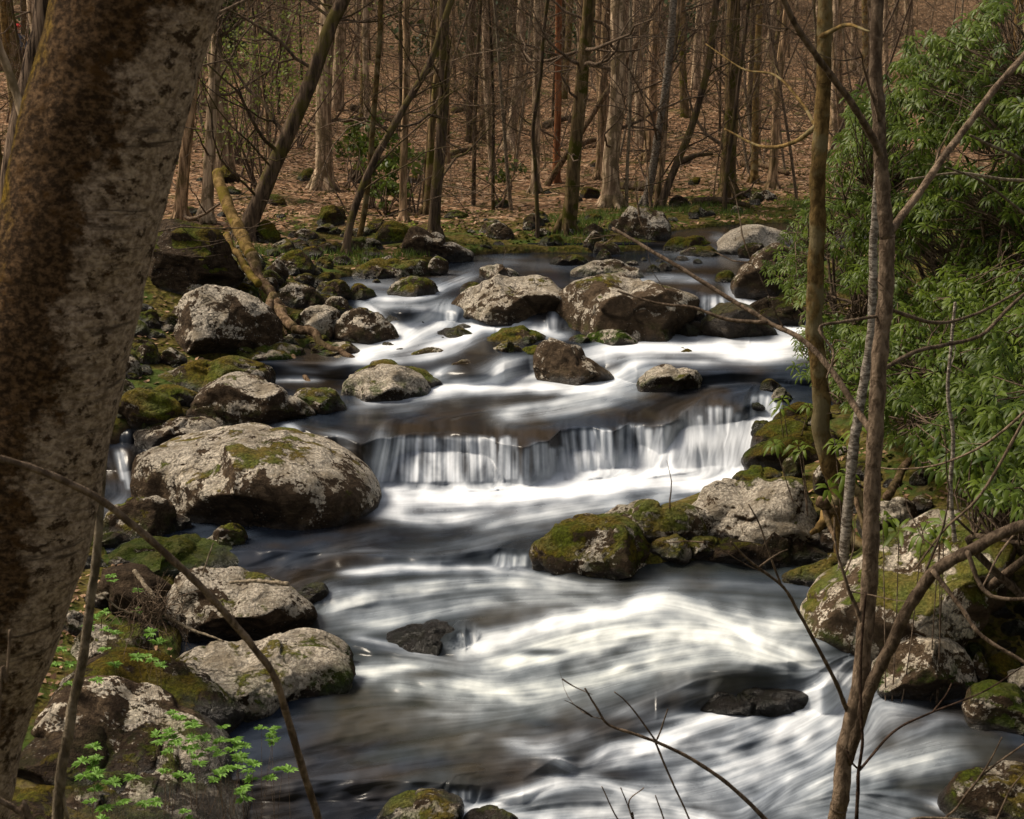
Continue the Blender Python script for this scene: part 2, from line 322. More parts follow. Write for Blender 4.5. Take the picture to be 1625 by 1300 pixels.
# ------------------------------------------------------------------ water level field (level lines across the stream)
def L(*p): return [np.array(c, float) for c in zip(*p)]
LINES = [
 L((-400, 300, 1.75), (2200, 300, 1.75)),
 L((-400, 345, 1.62), (1100, 350, 1.62), (1300, 352, 1.62), (2200, 350, 1.62)),
 L((-400, 384, 1.58), (1040, 385, 1.58), (1130, 385, 1.58), (1180, 388, 1.58), (2200, 388, 1.58)),
 L((-400, 396, 1.47), (1040, 396, 1.47), (1130, 402, 1.46), (1180, 402, 1.46), (2200, 400, 1.46)),
 L((-400, 440, 1.42), (560, 440, 1.42), (700, 445, 1.42), (1000, 448, 1.42), (1200, 447, 1.42), (2200, 450, 1.42)),
 L((-400, 468, 1.37), (560, 468, 1.35), (640, 474, 1.34), (700, 485, 1.33), (870, 482, 1.36), (1000, 468, 1.38), (1110, 464, 1.38), (1180, 466, 1.36), (1290, 474, 1.34), (2200, 480, 1.34)),
 L((-400, 500, 1.18), (560, 500, 1.17), (640, 505, 1.17), (700, 509, 1.17), (870, 525, 1.15), (1000, 515, 1.16), (1110, 497, 1.17), (1180, 497, 1.17), (1290, 520, 1.12), (2200, 520, 1.12)),
 L((-400, 545, 1.06), (560, 550, 1.06), (700, 555, 1.06), (900, 555, 1.06), (1100, 552, 1.07), (1300, 555, 1.06), (2200, 560, 1.06)),
 L((-400, 565, 1.02), (560, 575, 1.02), (700, 575, 1.02), (800, 574, 1.02), (840, 562, 1.02), (960, 564, 1.02), (1010, 576, 1.02), (1100, 588, 1.0), (1300, 590, .98), (2200, 590, .98)),
 L((-400, 598, .84), (500, 598, .84), (600, 602, .84), (700, 610, .84), (800, 606, .84), (840, 592, .85), (960, 596, .85), (1010, 610, .84), (1060, 612, .86), (1180, 606, .88), (1300, 612, .86), (2200, 612, .86)),
 L((-400, 680, .76), (300, 676, .76), (420, 668, .76), (470, 674, .77), (520, 690, .77), (575, 704, .76), (600, 698, .77), (640, 688, .77), (700, 684, .78), (760, 688, .77), (790, 700, .76), (830, 708, .75), (872, 702, .76), (890, 682, .78), (940, 676, .78), (975, 684, .77), (1000, 670, .78), (1045, 672, .78), (1072, 664, .78), (1092, 645, .80), (1160, 642, .80), (1190, 640, .80), (1205, 622, .82), (1245, 630, .82), (1310, 632, .82), (2200, 640, .82)),
 L((-400, 706, .62), (300, 706, .62), (420, 694, .64), (470, 702, .64), (520, 714, .64), (575, 722, .60), (640, 714, .62), (700, 712, .62), (780, 720, .60), (830, 728, .56), (872, 722, .58), (895, 706, .61), (960, 702, .60), (1050, 698, .60), (1090, 678, .66), (1160, 672, .66), (1205, 655, .68), (1245, 665, .66), (1310, 670, .66), (2200, 670, .66)),
 L((-400, 750, .45), (300, 745, .45), (420, 735, .45), (520, 750, .42), (600, 764, .40), (700, 766, .40), (780, 766, .40), (880, 752, .41), (960, 744, .42), (1050, 742, .43), (1150, 738, .44), (1240, 742, .44), (2200, 745, .44)),
 L((-400, 790, .38), (500, 800, .38), (700, 800, .38), (1000, 785, .38), (1160, 775, .38), (2200, 780, .38)),
 L((-400, 866, .35), (450, 874, .35), (560, 880, .35), (700, 884, .35), (780, 872, .35), (840, 872, .35), (900, 888, .34), (1100, 890, .32), (1300, 892, .30), (2200, 900, .30)),
 L((-400, 895, .27), (450, 900, .27), (560, 905, .26), (700, 906, .25), (780, 900, .25), (840, 902, .25), (900, 918, .26), (1100, 915, .27), (1300, 918, .28), (2200, 925, .28)),
 L((-400, 965, .20), (450, 960, .20), (560, 960, .20), (640, 972, .20), (740, 985, .19), (860, 975, .20), (960, 955, .24), (1040, 945, .27), (1120, 950, .27), (1250, 985, .24), (1330, 1000, .22), (2200, 1000, .2)),
 L((-400, 1035, .10), (450, 1035, .10), (600, 1040, .09), (740, 1037, .09), (860, 1035, .12), (960, 1032, .15), (1040, 1030, .17), (1120, 1035, .18), (1250, 1048, .18), (1330, 1042, .14), (1400, 1050, .05), (2200, 1060, 0.)),
 L((-400, 1075, .07), (450, 1075, .07), (600, 1075, .07), (740, 1080, .06), (860, 1085, .08), (960, 1100, .08), (1040, 1095, .10), (1120, 1078, .12), (1250, 1066, .13), (1330, 1066, .05), (1400, 1075, -.02), (2200, 1080, -.04)),
 L((-400, 1160, .02), (600, 1160, .02), (860, 1165, .02), (960, 1165, .02), (1040, 1143, .0), (1120, 1128, -.03), (1250, 1118, -.05), (1330, 1112, -.05), (1400, 1110, -.05), (2200, 1120, -.05)),
 L((-400, 1235, -.0), (600, 1238, -.0), (700, 1242, -.0), (760, 1246, -.0), (830, 1235, -.01), (880, 1205, -.01), (960, 1188, -.02), (1040, 1175, -.05), (1250, 1180, -.08), (2200, 1190, -.09)),
 L((-400, 1275, -.09), (600, 1272, -.09), (700, 1272, -.09), (760, 1275, -.10), (830, 1272, -.10), (880, 1250, -.10), (960, 1240, -.10), (1040, 1235, -.10), (1250, 1240, -.11), (2200, 1250, -.11)),
 L((-400, 1600, -.25), (2200, 1600, -.25)),
]
DOMES = [(640, 497, 36, 20, .12), (560, 690, 60, 22, .05), (470, 680, 30, 16, .06), (700, 1003, 60, 22, .05), (1170, 1060, 110, 24, .06), (760, 595, 60, 22, .06),
         (900, 590, 40, 14, .05), (1100, 700, 60, 30, .05), (690, 925, 170, 28, .06), (1060, 990, 150, 35, .07), (1310, 1085, 45, 28, .10), (870, 1195, 60, 22, .05),
         (1130, 1165, 90, 22, .05), (900, 1265, 90, 20, .06), (1380, 1230, 120, 35, .05), (720, 560, 80, 14, .04), (1150, 565, 90, 12, .03), (560, 945, 60, 18, .05),
         (1060, 672, 38, 16, .04), (640, 1080, 90, 20, .04), (1220, 1020, 90, 30, .05)]
_wx = np.arange(-420, 2220, 4.)
def _wob(s, f, a):
    t = a * fbm2(_wx / f, _wx * 0 + s, s, 3); return lambda px: np.interp(px, _wx, t)
WOB = {10: _wob(3, 30., 5.), 11: _wob(3, 30., 6.), 12: _wob(8, 40., 7.), 5: _wob(4, 25., 3.), 6: _wob(4, 25., 3.), 14: _wob(6, 60., 3.), 15: _wob(6, 60., 3.), 16: _wob(9, 60., 5.), 17: _wob(9, 60., 5.), 19: _wob(12, 60., 5.)}
def zfield(px, py):
    px = np.asarray(px, float); py = np.asarray(py, float); z = np.full(np.broadcast(px, py).shape, LINES[0][2][0])
    yy = [np.interp(px, l[0], l[1]) + (WOB[i](px) if i in WOB else 0) for i, l in enumerate(LINES)]; zz = [np.interp(px, l[0], l[2]) for l in LINES]
    for i in range(len(LINES) - 1):
        t = np.clip((py - yy[i]) / np.maximum(yy[i + 1] - yy[i], 1.), 0, 1)
        dz = np.abs(zz[i] - zz[i + 1])
        t = np.where(dz > .1, t ** 1.25, t)
        v = zz[i] * (1 - t) + zz[i + 1] * t
        z = np.where(py >= yy[i], v, z)
    z = np.where(py >= yy[-1], zz[-1], z)
    for (a, b, rx, ry, h) in DOMES:
        z = z + h * np.exp(-((px - a) / rx) ** 2 - ((py - b) / ry) ** 2)
    return z
POLY = np.array([(280, 1640), (340, 1300), (330, 1200), (350, 1130), (290, 1090), (290, 1020), (290, 950), (300, 900), (170, 880), (140, 800), (150, 700), (300, 668), (400, 600), (430, 568),
 (510, 540), (490, 500), (480, 470), (500, 450), (540, 442), (590, 433), (690, 418), (760, 404), (870, 401), (960, 401), (1040, 394), (1060, 368), (1150, 358), (1300, 350), (1420, 346),
 (1430, 395), (1270, 410), (1200, 432), (1190, 470), (1300, 505), (1400, 530), (1345, 600), (1450, 622), (1330, 650), (1215, 700), (1185, 762), (1090, 800), (870, 858), (900, 905),
 (1050, 895), (1300, 885), (1335, 960), (1385, 1050), (1560, 1075), (1720, 1110), (2100, 1200), (2300, 1640)], float)
def seg_dist(px, py, P):
    d = np.full(px.shape, 1e9); inside = np.zeros(px.shape, bool); n = len(P)
    for i in range(n):
        x0, y0 = P[i]; x1, y1 = P[(i + 1) % n]; dx, dy = x1 - x0, y1 - y0; l2 = dx * dx + dy * dy + 1e-9
        t = np.clip(((px - x0) * dx + (py - y0) * dy) / l2, 0, 1)
        d = np.minimum(d, (px - x0 - t * dx) ** 2 + (py - y0 - t * dy) ** 2)
        c = ((y0 > py) != (y1 > py)); xi = x0 + (py - y0) * dx / (dy if abs(dy) > 1e-9 else 1e-9)
        inside ^= c & (px < xi)
    return np.sqrt(d), inside
PW = at_z(POLY[:, 0], POLY[:, 1], zfield(POLY[:, 0], POLY[:, 1]))[:, :2]
def level(x, y):
    z = np.interp(y, [5, 9, 12.6, 13, 15.5, 18, 23], [-.1, .1, .38, .75, .85, 1.4, 1.5])
    for _ in range(3):
        a, b = proj(x, y, z); z = .5 * z + .5 * zfield(a, np.clip(b, 300, 1600))
    return z
def terrain(x, y):
    x = np.asarray(x, float); y = np.asarray(y, float)
    lv = level(x, np.clip(y, 4.5, 26)); d, ins = seg_dist(x, y, PW)
    left = x < np.interp(y, [4, 8, 12, 16, 20, 24], [.5, .3, -.5, -.5, 0, 3])
    near = np.clip((21 - y) / 3, 0, 1)
    sl = np.where(left, .24, .34) * near + .035 * (1 - near)
    up = .07 + sl * np.minimum(d, 2.2) + np.where(left, .10, .16) * near * np.maximum(d - 2.2, 0) + .02 * (1 - near) * np.maximum(d - 2.2, 0)
    up = np.minimum(up, 3.2)
    n = fbm2(x * .8, y * .8, 3, 4) * .10 + fbm2(x * .15, y * .15, 9, 3) * .25 * np.clip(d / 6, 0, 1)
    out = lv + up + n * np.clip(.3 + d, 0, 1)
    z = np.where(ins, lv - .06 - np.minimum(d * 1.6, .6) , out)
    z = z + np.clip(y - 42, 0, 32) * .085 + np.clip(y - 74, 0, 200) * .42
    z = z + np.clip((-x - 3) , 0, 30) * .07 * np.clip((y - 20) / 10, 0, 1)
    z = z + np.clip(5.6 - y, 0, 6) * .42
    return z
def surf(x, y):
    return np.maximum(terrain(x, y), level(x, np.clip(y, 4.5, 26)) if True else 0)
def hit(px, py):
    a, b, c = (float(v) for v in ray(px, py))
    ys = np.concatenate([np.arange(4.5, 30, .04), np.arange(30, 170, .25)])
    X = a / b * ys; Z = CH + c / b * ys
    s = terrain(X, ys)
    m = ys < 25
    lv = level(X[m], ys[m]); d, ins = seg_dist(X[m], ys[m], PW); s[m] = np.where(ins, lv, s[m])
    k = np.argmax(Z < s)
    if not (Z < s).any(): k = len(ys) - 1
    return np.array([X[k], ys[k], s[k]])

# ------------------------------------------------------------------ terrain sheet
def build_ground():
    xs = np.concatenate([np.arange(-90, -14, 2.), np.arange(-14, -7, .3), np.arange(-7, 8, .11), np.arange(8, 16, .3), np.arange(16, 92, 2.)])
    ys = np.concatenate([np.arange(-12, 4, 1.), np.arange(4, 26, .11), np.arange(26, 60, .4), np.arange(60, 262, 2.5)])
    X, Y = np.meshgrid(xs, ys); Z = terrain(X, Y)
    d, ins = seg_dist(X, Y, PW); bank = np.where(ins, 1.4, np.exp(-d / 2.2)) * (Y < 34); bank = np.where((Y < 19) & ~ins, np.clip(.92 - .06 * d, 0, 2), bank)
    nx = len(xs); i = np.arange(len(ys) - 1)[:, None] * nx; j = np.arange(nx - 1)[None]
    q = np.stack([i + j, i + j + 1, i + nx + j + 1, i + nx + j], -1).reshape(-1, 4)
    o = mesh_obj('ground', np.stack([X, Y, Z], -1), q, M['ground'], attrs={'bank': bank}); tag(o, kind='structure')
build_ground()

# ------------------------------------------------------------------ water sheet
FALL = []   # (xtop,ytop,xbot,ybot,foam)
for x in range(606, 782, 7): FALL.append((x, 690, x - (700 - x) * .05 - (10 if x < 640 else 0), 764, 1.0 if x % 3 else .8))
FALL += [(797, 690, 792, 760, .7), (806, 688, 806, 760, .95), (815, 690, 818, 760, .85), (836, 706, 835, 760, .8), (850, 700, 852, 756, .95), (862, 698, 866, 756, .95), (876, 706, 880, 754, .9), (890, 704, 896, 752, .9),
 (896, 682, 905, 752, .9), (908, 680, 915, 750, .95), (925, 678, 930, 748, .95), (940, 678, 945, 746, .95), (955, 678, 960, 745, .95), (965, 678, 970, 745, .9), (985, 672, 985, 742, .7), (1000, 670, 1000, 742, .85), (1015, 672, 1018, 742, .85), (1030, 676, 1030, 742, .9),
 (1048, 674, 1035, 742, .9), (1062, 670, 1055, 742, .9), (1078, 668, 1080, 742, .95), (1095, 672, 1105, 742, .95), (1110, 655, 1120, 742, .95), (1125, 642, 1130, 740, .95), (1140, 642, 1142, 740, .95), (1155, 642, 1155, 740, .95), (1172, 652, 1165, 740, .95), (1188, 662, 1175, 738, .9),
 (1198, 624, 1190, 735, 1.), (1208, 622, 1202, 720, 1.), (1218, 624, 1210, 700, 1.), (1230, 628, 1220, 690, 1.), (1238, 632, 1226, 680, .9)]
FALL += [(693, 488, 690, 507, .9), (705, 488, 706, 507, .9), (716, 488, 716, 507, .6), (880, 488, 877, 528, .9), (1122, 466, 1120, 492, .85), (1133, 466, 1134, 493, .85), (1144, 467, 1150, 494, .9), (1160, 468, 1172, 492, .8),
 (792, 876, 786, 900, .8), (800, 875, 797, 900, .9), (807, 876, 806, 900, .9), (818, 878, 816, 898, .9), (824, 878, 822, 898, .9), (832, 876, 830, 898, .8), (700+20, 1250, 720, 1268, .7), (733, 1250, 733, 1268, .7), (745, 1250, 745, 1268, .6), (517, 936, 512, 955, .7), (728, 1000, 730, 1018, .8), (745, 998, 748, 1020, .8),
 (430, 672, 425, 700, .6), (450, 674, 440, 700, .7), (186, 712, 196, 760, .6), (192, 712, 204, 775, .6), (1085, 388, 1080, 398, .7), (1150, 386, 1158, 399, .8), (1165, 388, 1175, 400, .7)]
ST = [ # polyline, width px, foam, green
 ([(1250, 405), (1100, 415), (950, 425), (760, 415)], 10, .12, 0), ([(1190, 408), (1240, 402)], 8, .6, 0), ([(1000, 445), (1060, 442), (1110, 445)], 6, .55, 0),
 ([(1140, 398), (1080, 402), (1050, 400)], 5, .6, 0), ([(1150, 383), (1175, 397)], 6, .9, 0),
 ([(800, 415), (740, 432), (690, 452), (650, 470)], 10, .35, 0), ([(740, 440), (700, 458), (660, 474), (600, 474), (570, 468)], 9, .65, 0), ([(560, 452), (620, 452), (600, 440)], 8, .3, 0),
 ([(600, 484), (650, 488), (690, 490)], 8, .7, 0), ([(700, 500), (660, 520), (630, 545), (570, 562)], 20, .95, .1), ([(590, 485), (600, 510), (630, 530)], 13, .9, 0),
 ([(880, 530), (820, 518), (760, 518), (720, 540), (680, 548)], 12, .95, 0), ([(830, 515), (790, 520), (740, 512)], 9, .9, 0), ([(755, 535), (700, 562), (650, 568), (580, 575)], 12, .6, 0), ([(560, 575), (530, 580)], 7, .6, 0),
 ([(1175, 470), (1205, 486), (1240, 512), (1275, 530)], 16, 1., 0), ([(1240, 500), (1270, 515), (1300, 530)], 16, 1., 0), ([(1300, 535), (1200, 550), (1100, 548), (1010, 550), (950, 560)], 17, 1., 0), ([(1290, 560), (1200, 566), (1150, 560)], 14, .9, 0),
 ([(1070, 530), (1120, 540), (1050, 543)], 7, .7, 0), ([(960, 556), (900, 565), (880, 580)], 9, .5, 0), ([(1130, 575), (1000, 570), (960, 578)], 9, .45, 0), ([(1000, 575), (985, 590), (955, 612), (900, 622)], 12, .85, .1), ([(1030, 590), (1000, 605), (970, 615)], 10, .85, .1),
 ([(820, 575), (790, 585), (780, 605), (700, 625)], 14, .8, .1), ([(700, 590), (690, 605), (720, 612)], 9, .85, 0), ([(860, 595), (810, 600), (760, 610), (720, 612)], 12, .8, .1), ([(980, 605), (900, 614), (800, 614), (700, 618), (600, 634)], 13, .95, .05),
 ([(1010, 618), (930, 632), (860, 648), (800, 656)], 13, .6, .2), ([(960, 640), (880, 655), (800, 665)], 10, .42, .2), ([(690, 640), (640, 650), (560, 652)], 8, .25, 0), ([(440, 602), (490, 602)], 6, .7, 0), ([(455, 583), (500, 590)], 5, .4, 0),
 ([(400, 680), (450, 672), (470, 690)], 10, .55, 0), ([(520, 690), (560, 700), (590, 740)], 8, .4, 0), ([(540, 715), (580, 705)], 6, .5, 0), ([(605, 700), (596, 750)], 10, .7, .2),
 ([(1175, 765), (1060, 765), (950, 772), (820, 788), (700, 790), (610, 795)], 24, 1., 0), ([(600, 775), (700, 776), (800, 776), (920, 762), (1100, 752)], 14, 1., 0), ([(620, 815), (700, 825), (760, 815)], 14, .75, .1), ([(1080, 785), (980, 800), (880, 815), (780, 835)], 14, .5, .2),
 ([(1220, 660), (1200, 700), (1160, 740), (1120, 765)], 22, 1., 0), ([(880, 745), (960, 738), (1060, 730), (1140, 715)], 20, 1., 0), ([(1060, 712), (1130, 700), (1190, 690)], 24, 1., 0), ([(1100, 690), (1090, 740)], 30, .9, 0), ([(1040, 715), (1000, 745)], 24, .9, 0), ([(950, 720), (940, 750)], 20, .85, 0), ([(1150, 700), (1120, 740)], 30, 1., 0),
 ([(480, 885), (560, 875), (700, 880), (780, 868)], 6, .18, 0), ([(650, 885), (720, 872), (800, 850), (900, 835)], 14, .18, .2),
 ([(560, 908), (640, 902), (740, 902), (820, 905), (900, 925)], 8, .9, .1), ([(930, 935), (830, 925), (720, 930), (600, 945), (530, 962)], 17, .62, .5), ([(960, 950), (860, 950), (740, 960), (640, 985), (540, 1000)], 13, .42, .6), ([(560, 1012), (640, 1030), (720, 1045)], 6, .5, 0),
 ([(520, 945), (560, 938), (600, 945)], 10, .5, 0), ([(1050, 948), (980, 970), (900, 985), (820, 1010), (745, 1030)], 20, 1., .2), ([(1280, 1050), (1200, 1015), (1120, 975), (1050, 955)], 22, .9, .5), ([(1280, 1000), (1200, 985), (1100, 965)], 14, .55, .6),
 ([(1230, 1045), (1120, 1010), (1000, 1005), (900, 1025), (800, 1055)], 26, .82, .8), ([(1150, 1040), (1040, 1055), (940, 1080), (820, 1095)], 26, .6, 1.), ([(570, 1068), (650, 1062), (720, 1075), (800, 1100)], 18, .8, .6), ([(640, 1085), (740, 1100), (850, 1110)], 26, .5, .9), ([(900, 1110), (820, 1130), (700, 1130)], 24, .28, .6),
 ([(1100, 1085), (1020, 1120), (940, 1160), (880, 1190)], 26, .22, 0), ([(1330, 970), (1290, 990), (1240, 1005)], 26, .55, .7),
 ([(1330, 1065), (1300, 1095), (1220, 1112), (1130, 1140), (1070, 1165), (1020, 1185)], 22, .95, .1), ([(1350, 1085), (1318, 1120), (1250, 1160)], 30, .9, .1), ([(1250, 1140), (1150, 1180), (1040, 1195), (960, 1210)], 26, .45, 0), ([(1060, 1190), (980, 1180), (940, 1205)], 10, .5, 0),
 ([(820, 1180), (870, 1195), (900, 1220)], 13, .5, .1), ([(1200, 1215), (1120, 1240), (1040, 1240)], 22, .35, 0), ([(740, 1292), (820, 1268), (900, 1240), (980, 1250), (1060, 1280), (1130, 1310)], 18, .8, .1), ([(1100, 1290), (1000, 1285), (880, 1290), (780, 1300)], 20, .6, .2),
 ([(1480, 1195), (1400, 1215), (1330, 1240), (1270, 1270)], 40, .38, .5), ([(1420, 1290), (1350, 1272), (1250, 1285)], 36, .38, .3), ([(1360, 1120), (1270, 1180), (1150, 1235), (1000, 1290)], 64, .58, .1), ([(1250, 1030), (1120, 1000), (960, 1020)], 60, .55, .5), ([(1380, 1130), (1360, 1170), (1310, 1210)], 34, .42, .3), ([(1490, 1275), (1510, 1285)], 10, .6, 0), ([(1250, 1250), (1200, 1290)], 40, .35, 0),
 ([(1000, 1080), (800, 1140), (600, 1180), (430, 1220)], 8, .03, 0), ([(1150, 1010), (950, 1060), (750, 1100)], 80, .25, .6), ([(1100, 1140), (950, 1170), (850, 1190)], 50, .18, 0), ([(1250, 1180), (1100, 1220)], 50, .30, 0), ([(950, 940), (750, 950), (560, 980)], 34, .26, .5), ([(900, 1190), (700, 1210), (450, 1250)], 8, .05, 0), ([(1700, 1170), (1560, 1150), (1420, 1120)], 8, .12, 0), ([(1350, 940), (1200, 930), (1050, 925)], 12, .12, 0), ([(600, 850), (500, 880), (430, 910)], 8, .05, 0),
 ([(1290, 600), (1200, 605), (1130, 612), (1060, 640)], 8, .06, 0), ([(1620, 1120), (1500, 1110)], 6, .3, 0), ([(1500, 1140), (1430, 1170)], 14, .25, 0), ([(200, 790), (185, 800)], 8, .3, 0),
]
DARKS = [(573, 712, 22, 22), (785, 700, 12, 26), (827, 700, 9, 20), (845, 690, 36, 8), (972, 678, 10, 14), (1020, 664, 26, 7), (700, 684, 90, 3), (500, 700, 26, 12), (1190, 645, 10, 12), (1150, 632, 40, 6), (700, 1003, 42, 16), (1185, 1080, 90, 20), (1085, 1115, 75, 16), (690, 1070, 60, 10), (960, 1150, 70, 16), (480, 1000, 60, 14), (880, 1150, 60, 10), (860, 1035, 40, 6), (1000, 1230, 60, 8), (1200, 1095, 60, 8), (760, 1250, 50, 7), (640, 500, 30, 13), (900, 587, 18, 8), (1000, 694, 8, 8)]
def build_water():
    step = 1.7
    gx = np.concatenate([np.arange(-380, 120, 10), np.arange(120, 1660, step), np.arange(1660, 2300, 12)])
    gy = np.concatenate([np.arange(340, 1320, step), np.arange(1320, 1600, 8)])
    PX, PY = np.meshgrid(gx, gy)
    # regular raster for painting flow and foam
    rs = 1.7; rx = np.arange(100, 1700, rs); ry = np.arange(330, 1340, rs)
    cs = 6.8; cxs = np.arange(100, 1706, cs); cys = np.arange(330, 1346, cs); CXg, CYg = np.meshgrid(cxs, cys)
    pts = []; 
    for (pl, w, f, g) in ST:
        n = max(3, int(sum(math.dist(pl[i], pl[i + 1]) for i in range(len(pl) - 1)) / 7)); sp3 = spline([(a, b, 0) for a, b in pl], n)[:, :2]
        tn = np.gradient(sp3, axis=0)
        for p, t in zip(sp3, tn):
            if t[1] < -.4 * abs(t[0]): t = -t
            pts.append((p[0], p[1], w, f, g, t[0], t[1], 1.))
    FX = np.array(pts)
    fl = []
    for (a, b, c, d, f) in FALL:
        for t in np.linspace(0, 1, 8): fl.append((a + (c - a) * t, b + (d - b) * t, 5.5, f, 0, c - a, d - b, 6.))
    FF = np.array(fl)
    frng = R0(12)
    foam = np.zeros(CXg.shape); gr = np.zeros(CXg.shape); gw = np.zeros(CXg.shape) + 1e-3; vx = np.zeros(CXg.shape); vy = np.zeros(CXg.shape); wv = np.zeros(CXg.shape)
    ref = FX[0, 5:7]
    for A in (FX, FF):
        for (x, y, w, f, g, tx, ty, k) in A:
            d2 = (CXg - x) ** 2 + ((CYg - y) * (1.6 if k < 2 else 1)) ** 2
            if k < 2:
                e = np.exp(-d2 / (w * w * 1.5)); foam = np.maximum(foam, f * e); gw += e * f; gr += e * f * g
            ln = math.hypot(tx, ty) + 1e-9; ww = 1 / (d2 + 120.) ** 1.5 if k < 2 else 2.5 / (d2 + 120.) ** 1.5 * np.exp(-d2 / 500.) * (1. if abs(ty) > 40 else .25)
            tx, ty = tx / ln, ty / ln
            # line field average (double angle) keeps opposite strokes from cancelling
            vx += ww * (tx * tx - ty * ty); vy += ww * 2 * tx * ty; wv += ww
    gr = gr / gw
    ang = .5 * np.arctan2(vy, vx)
    def up(A, x, y):
        fx = np.clip((x - cxs[0]) / cs, 0, len(cxs) - 1.001); fy = np.clip((y - cys[0]) / cs, 0, len(cys) - 1.001)
        i = fx.astype(int); j = fy.astype(int); u = fx - i; v = fy - j
        return (A[j, i] * (1 - u) + A[j, i + 1] * u) * (1 - v) + (A[j + 1, i] * (1 - u) + A[j + 1, i + 1] * u) * v
    RX, RY = np.meshgrid(rx, ry)
    c2, s2 = up(np.cos(2 * ang), RX, RY), up(np.sin(2 * ang), RX, RY); an = .5 * np.arctan2(s2, c2); VX, VY = np.cos(an), np.sin(an)
    rng = R0(5); H, W = RX.shape
    def blur(a, n):
        for _ in range(n): a = (a + np.roll(a, 1, 0) + np.roll(a, -1, 0)) / 3; a = (a + np.roll(a, 1, 1) + np.roll(a, -1, 1)) / 3
        return a
    def samp(A, x, y):
        x = np.clip(x, 0, W - 1.001); y = np.clip(y, 0, H - 1.001); i = x.astype(int); j = y.astype(int); u = x - i; v = y - j
        return (A[j, i] * (1 - u) + A[j, i + 1] * u) * (1 - v) + (A[j + 1, i] * (1 - u) + A[j + 1, i + 1] * u) * v
    def lic(A, nst, h):
        acc = A.copy(); cnt = 1
        ii, jj = np.meshgrid(np.arange(W, dtype=float), np.arange(H, dtype=float))
        for sgn in (1, -1):
            x, y = ii.copy(), jj.copy(); px_, py_ = VX * sgn, VY * sgn
            for _ in range(nst):
                x += px_ * h; y += py_ * h; i = np.clip(x, 0, W - 1).astype(int); j = np.clip(y, 0, H - 1).astype(int)
                nx_, ny_ = VX[j, i], VY[j, i]; s = np.where(nx_ * px_ + ny_ * py_ < 0, -1., 1.); px_, py_ = nx_ * s, ny_ * s
                acc += samp(A, x, y); cnt += 1
        return acc / cnt
    def norm(a): a = (a - a.mean()) / (a.std() + 1e-9); return a
    fine = norm(lic(rng.rand(H, W), 20, 1.3)); mid = norm(lic(norm(blur(rng.rand(H, W), 3)), 28, 1.8)); big = norm(lic(norm(blur(rng.rand(H, W), 26)), 22, 2.6))
    # smear the painted foam along the flow as a long exposure does
    fo = up(foam, RX, RY); fo = lic(fo, 8, 1.5); g2 = up(gr, RX, RY)
    fo = fo + big * .035 * np.clip(fo * 3, 0, 1) + mid * .025 * np.clip(fo * 3 + .12, 0, 1) + fine * .014 * np.clip(fo * 2.4, 0, 1)
    # falls: fine vertical strands
    ff = np.zeros_like(fo); wgt = np.zeros_like(fo)
    for (a, b, c, d, f) in FALL:
        m = (np.abs(RX - (a + c) / 2) < 40) & (RY > b - 6) & (RY < d + 8)
        t = np.clip((RY[m] - b) / max(d - b, 1), 0, 1); xx = a + (c - a) * t
        e = np.exp(-((RX[m] - xx) / (7 if a < 790 else 9.)) ** 2) * np.clip((RY[m] - b + 2) / 9., 0, 1) * np.clip((d + 8 - RY[m]) / 8., 0, 1)
        kf = frng.uniform(.84, 1.08); ff[m] = np.maximum(ff[m], kf * f * e * (.82 + .18 * t ** 2)); wgt[m] = np.maximum(wgt[m], e)
    ys_ = np.zeros_like(fo)
    strand = norm(lic(rng.rand(H, W), 26, 1.)); strand2 = norm(lic(norm(blur(rng.rand(H, W), 3)), 26, 1.2)); puff = norm(lic(norm(blur(rng.rand(H, W), 5)), 5, 1.5)); puff2 = norm(lic(norm(blur(rng.rand(H, W), 20)), 5, 1.5))
    ff2 = np.clip(ff * (.86 + .13 * strand * (1 - .7 * fo) + .24 * strand2 * (1 - .6 * fo) + .10 * puff2), 0, 1)
    wb = blur(wgt, 1); fo = np.maximum(ff2 * wb, fo * (1 - .12 * wb))
    dk = np.zeros_like(fo)
    for (a, b, w, h) in DARKS: dk = np.maximum(dk, np.exp(-(((RX - a) / w) ** 2 + ((RY - b) / h) ** 2) ** 1.3))
    dk = dk * (1 - .0 * wgt); fo = fo * (1 - .9 * dk * (1 - .75 * (ff > .5)))
    fo = fo + (fine * .040 + mid * .022 + puff * .045 + puff2 * .085) * np.clip(fo * 2.2, 0, 1) * (1 - wb)
    fo = np.clip(fo, 0, .94); fo = fo ** 1.25
    lc = np.clip(.5 + .03 * fine + .07 * mid + .10 * big, 0, 1)
    wl = blur(wgt, 2); lcw = lc * (1 - wl) + wl * np.clip(.5 + .10 * strand, 0, 1)
    def at(A, x, y, dflt=None):
        return samp(A, (x - rx[0]) / rs, (y - ry[0]) / rs)
    fv, lv_, gv, dv = at(fo, PX, PY), at(lcw, PX, PY), at(g2, PX, PY), at(dk, PX, PY)
    Z = zfield(PX, PY)
    zd = at(big, PX, PY) * .005 + at(mid, PX, PY) * .0008 + at(puff2, PX, PY) * .004 + at(puff, PX, PY) * .0012 * np.clip(at(fo, PX, PY) * 2, 0, 1)
    zd = zd * (1 - np.clip(at(wb, PX, PY) * 1.2, 0, 1)); zb = Z + zd * np.clip((PY - 330) / 500, .25, 1.)
    V = at_z(PX, PY, zb); ra, rb_, rc = ray(PX, PY); ym = np.minimum.accumulate(V[..., 1] + np.arange(len(gy))[:, None] * 1.5e-3, axis=0) - np.arange(len(gy))[:, None] * 1.5e-3
    tt = ym / rb_; V = np.stack([ra * tt, ym, CH + rc * tt], -1)
    d, ins = seg_dist(PX, PY, POLY); keep = ins | (d < 16)
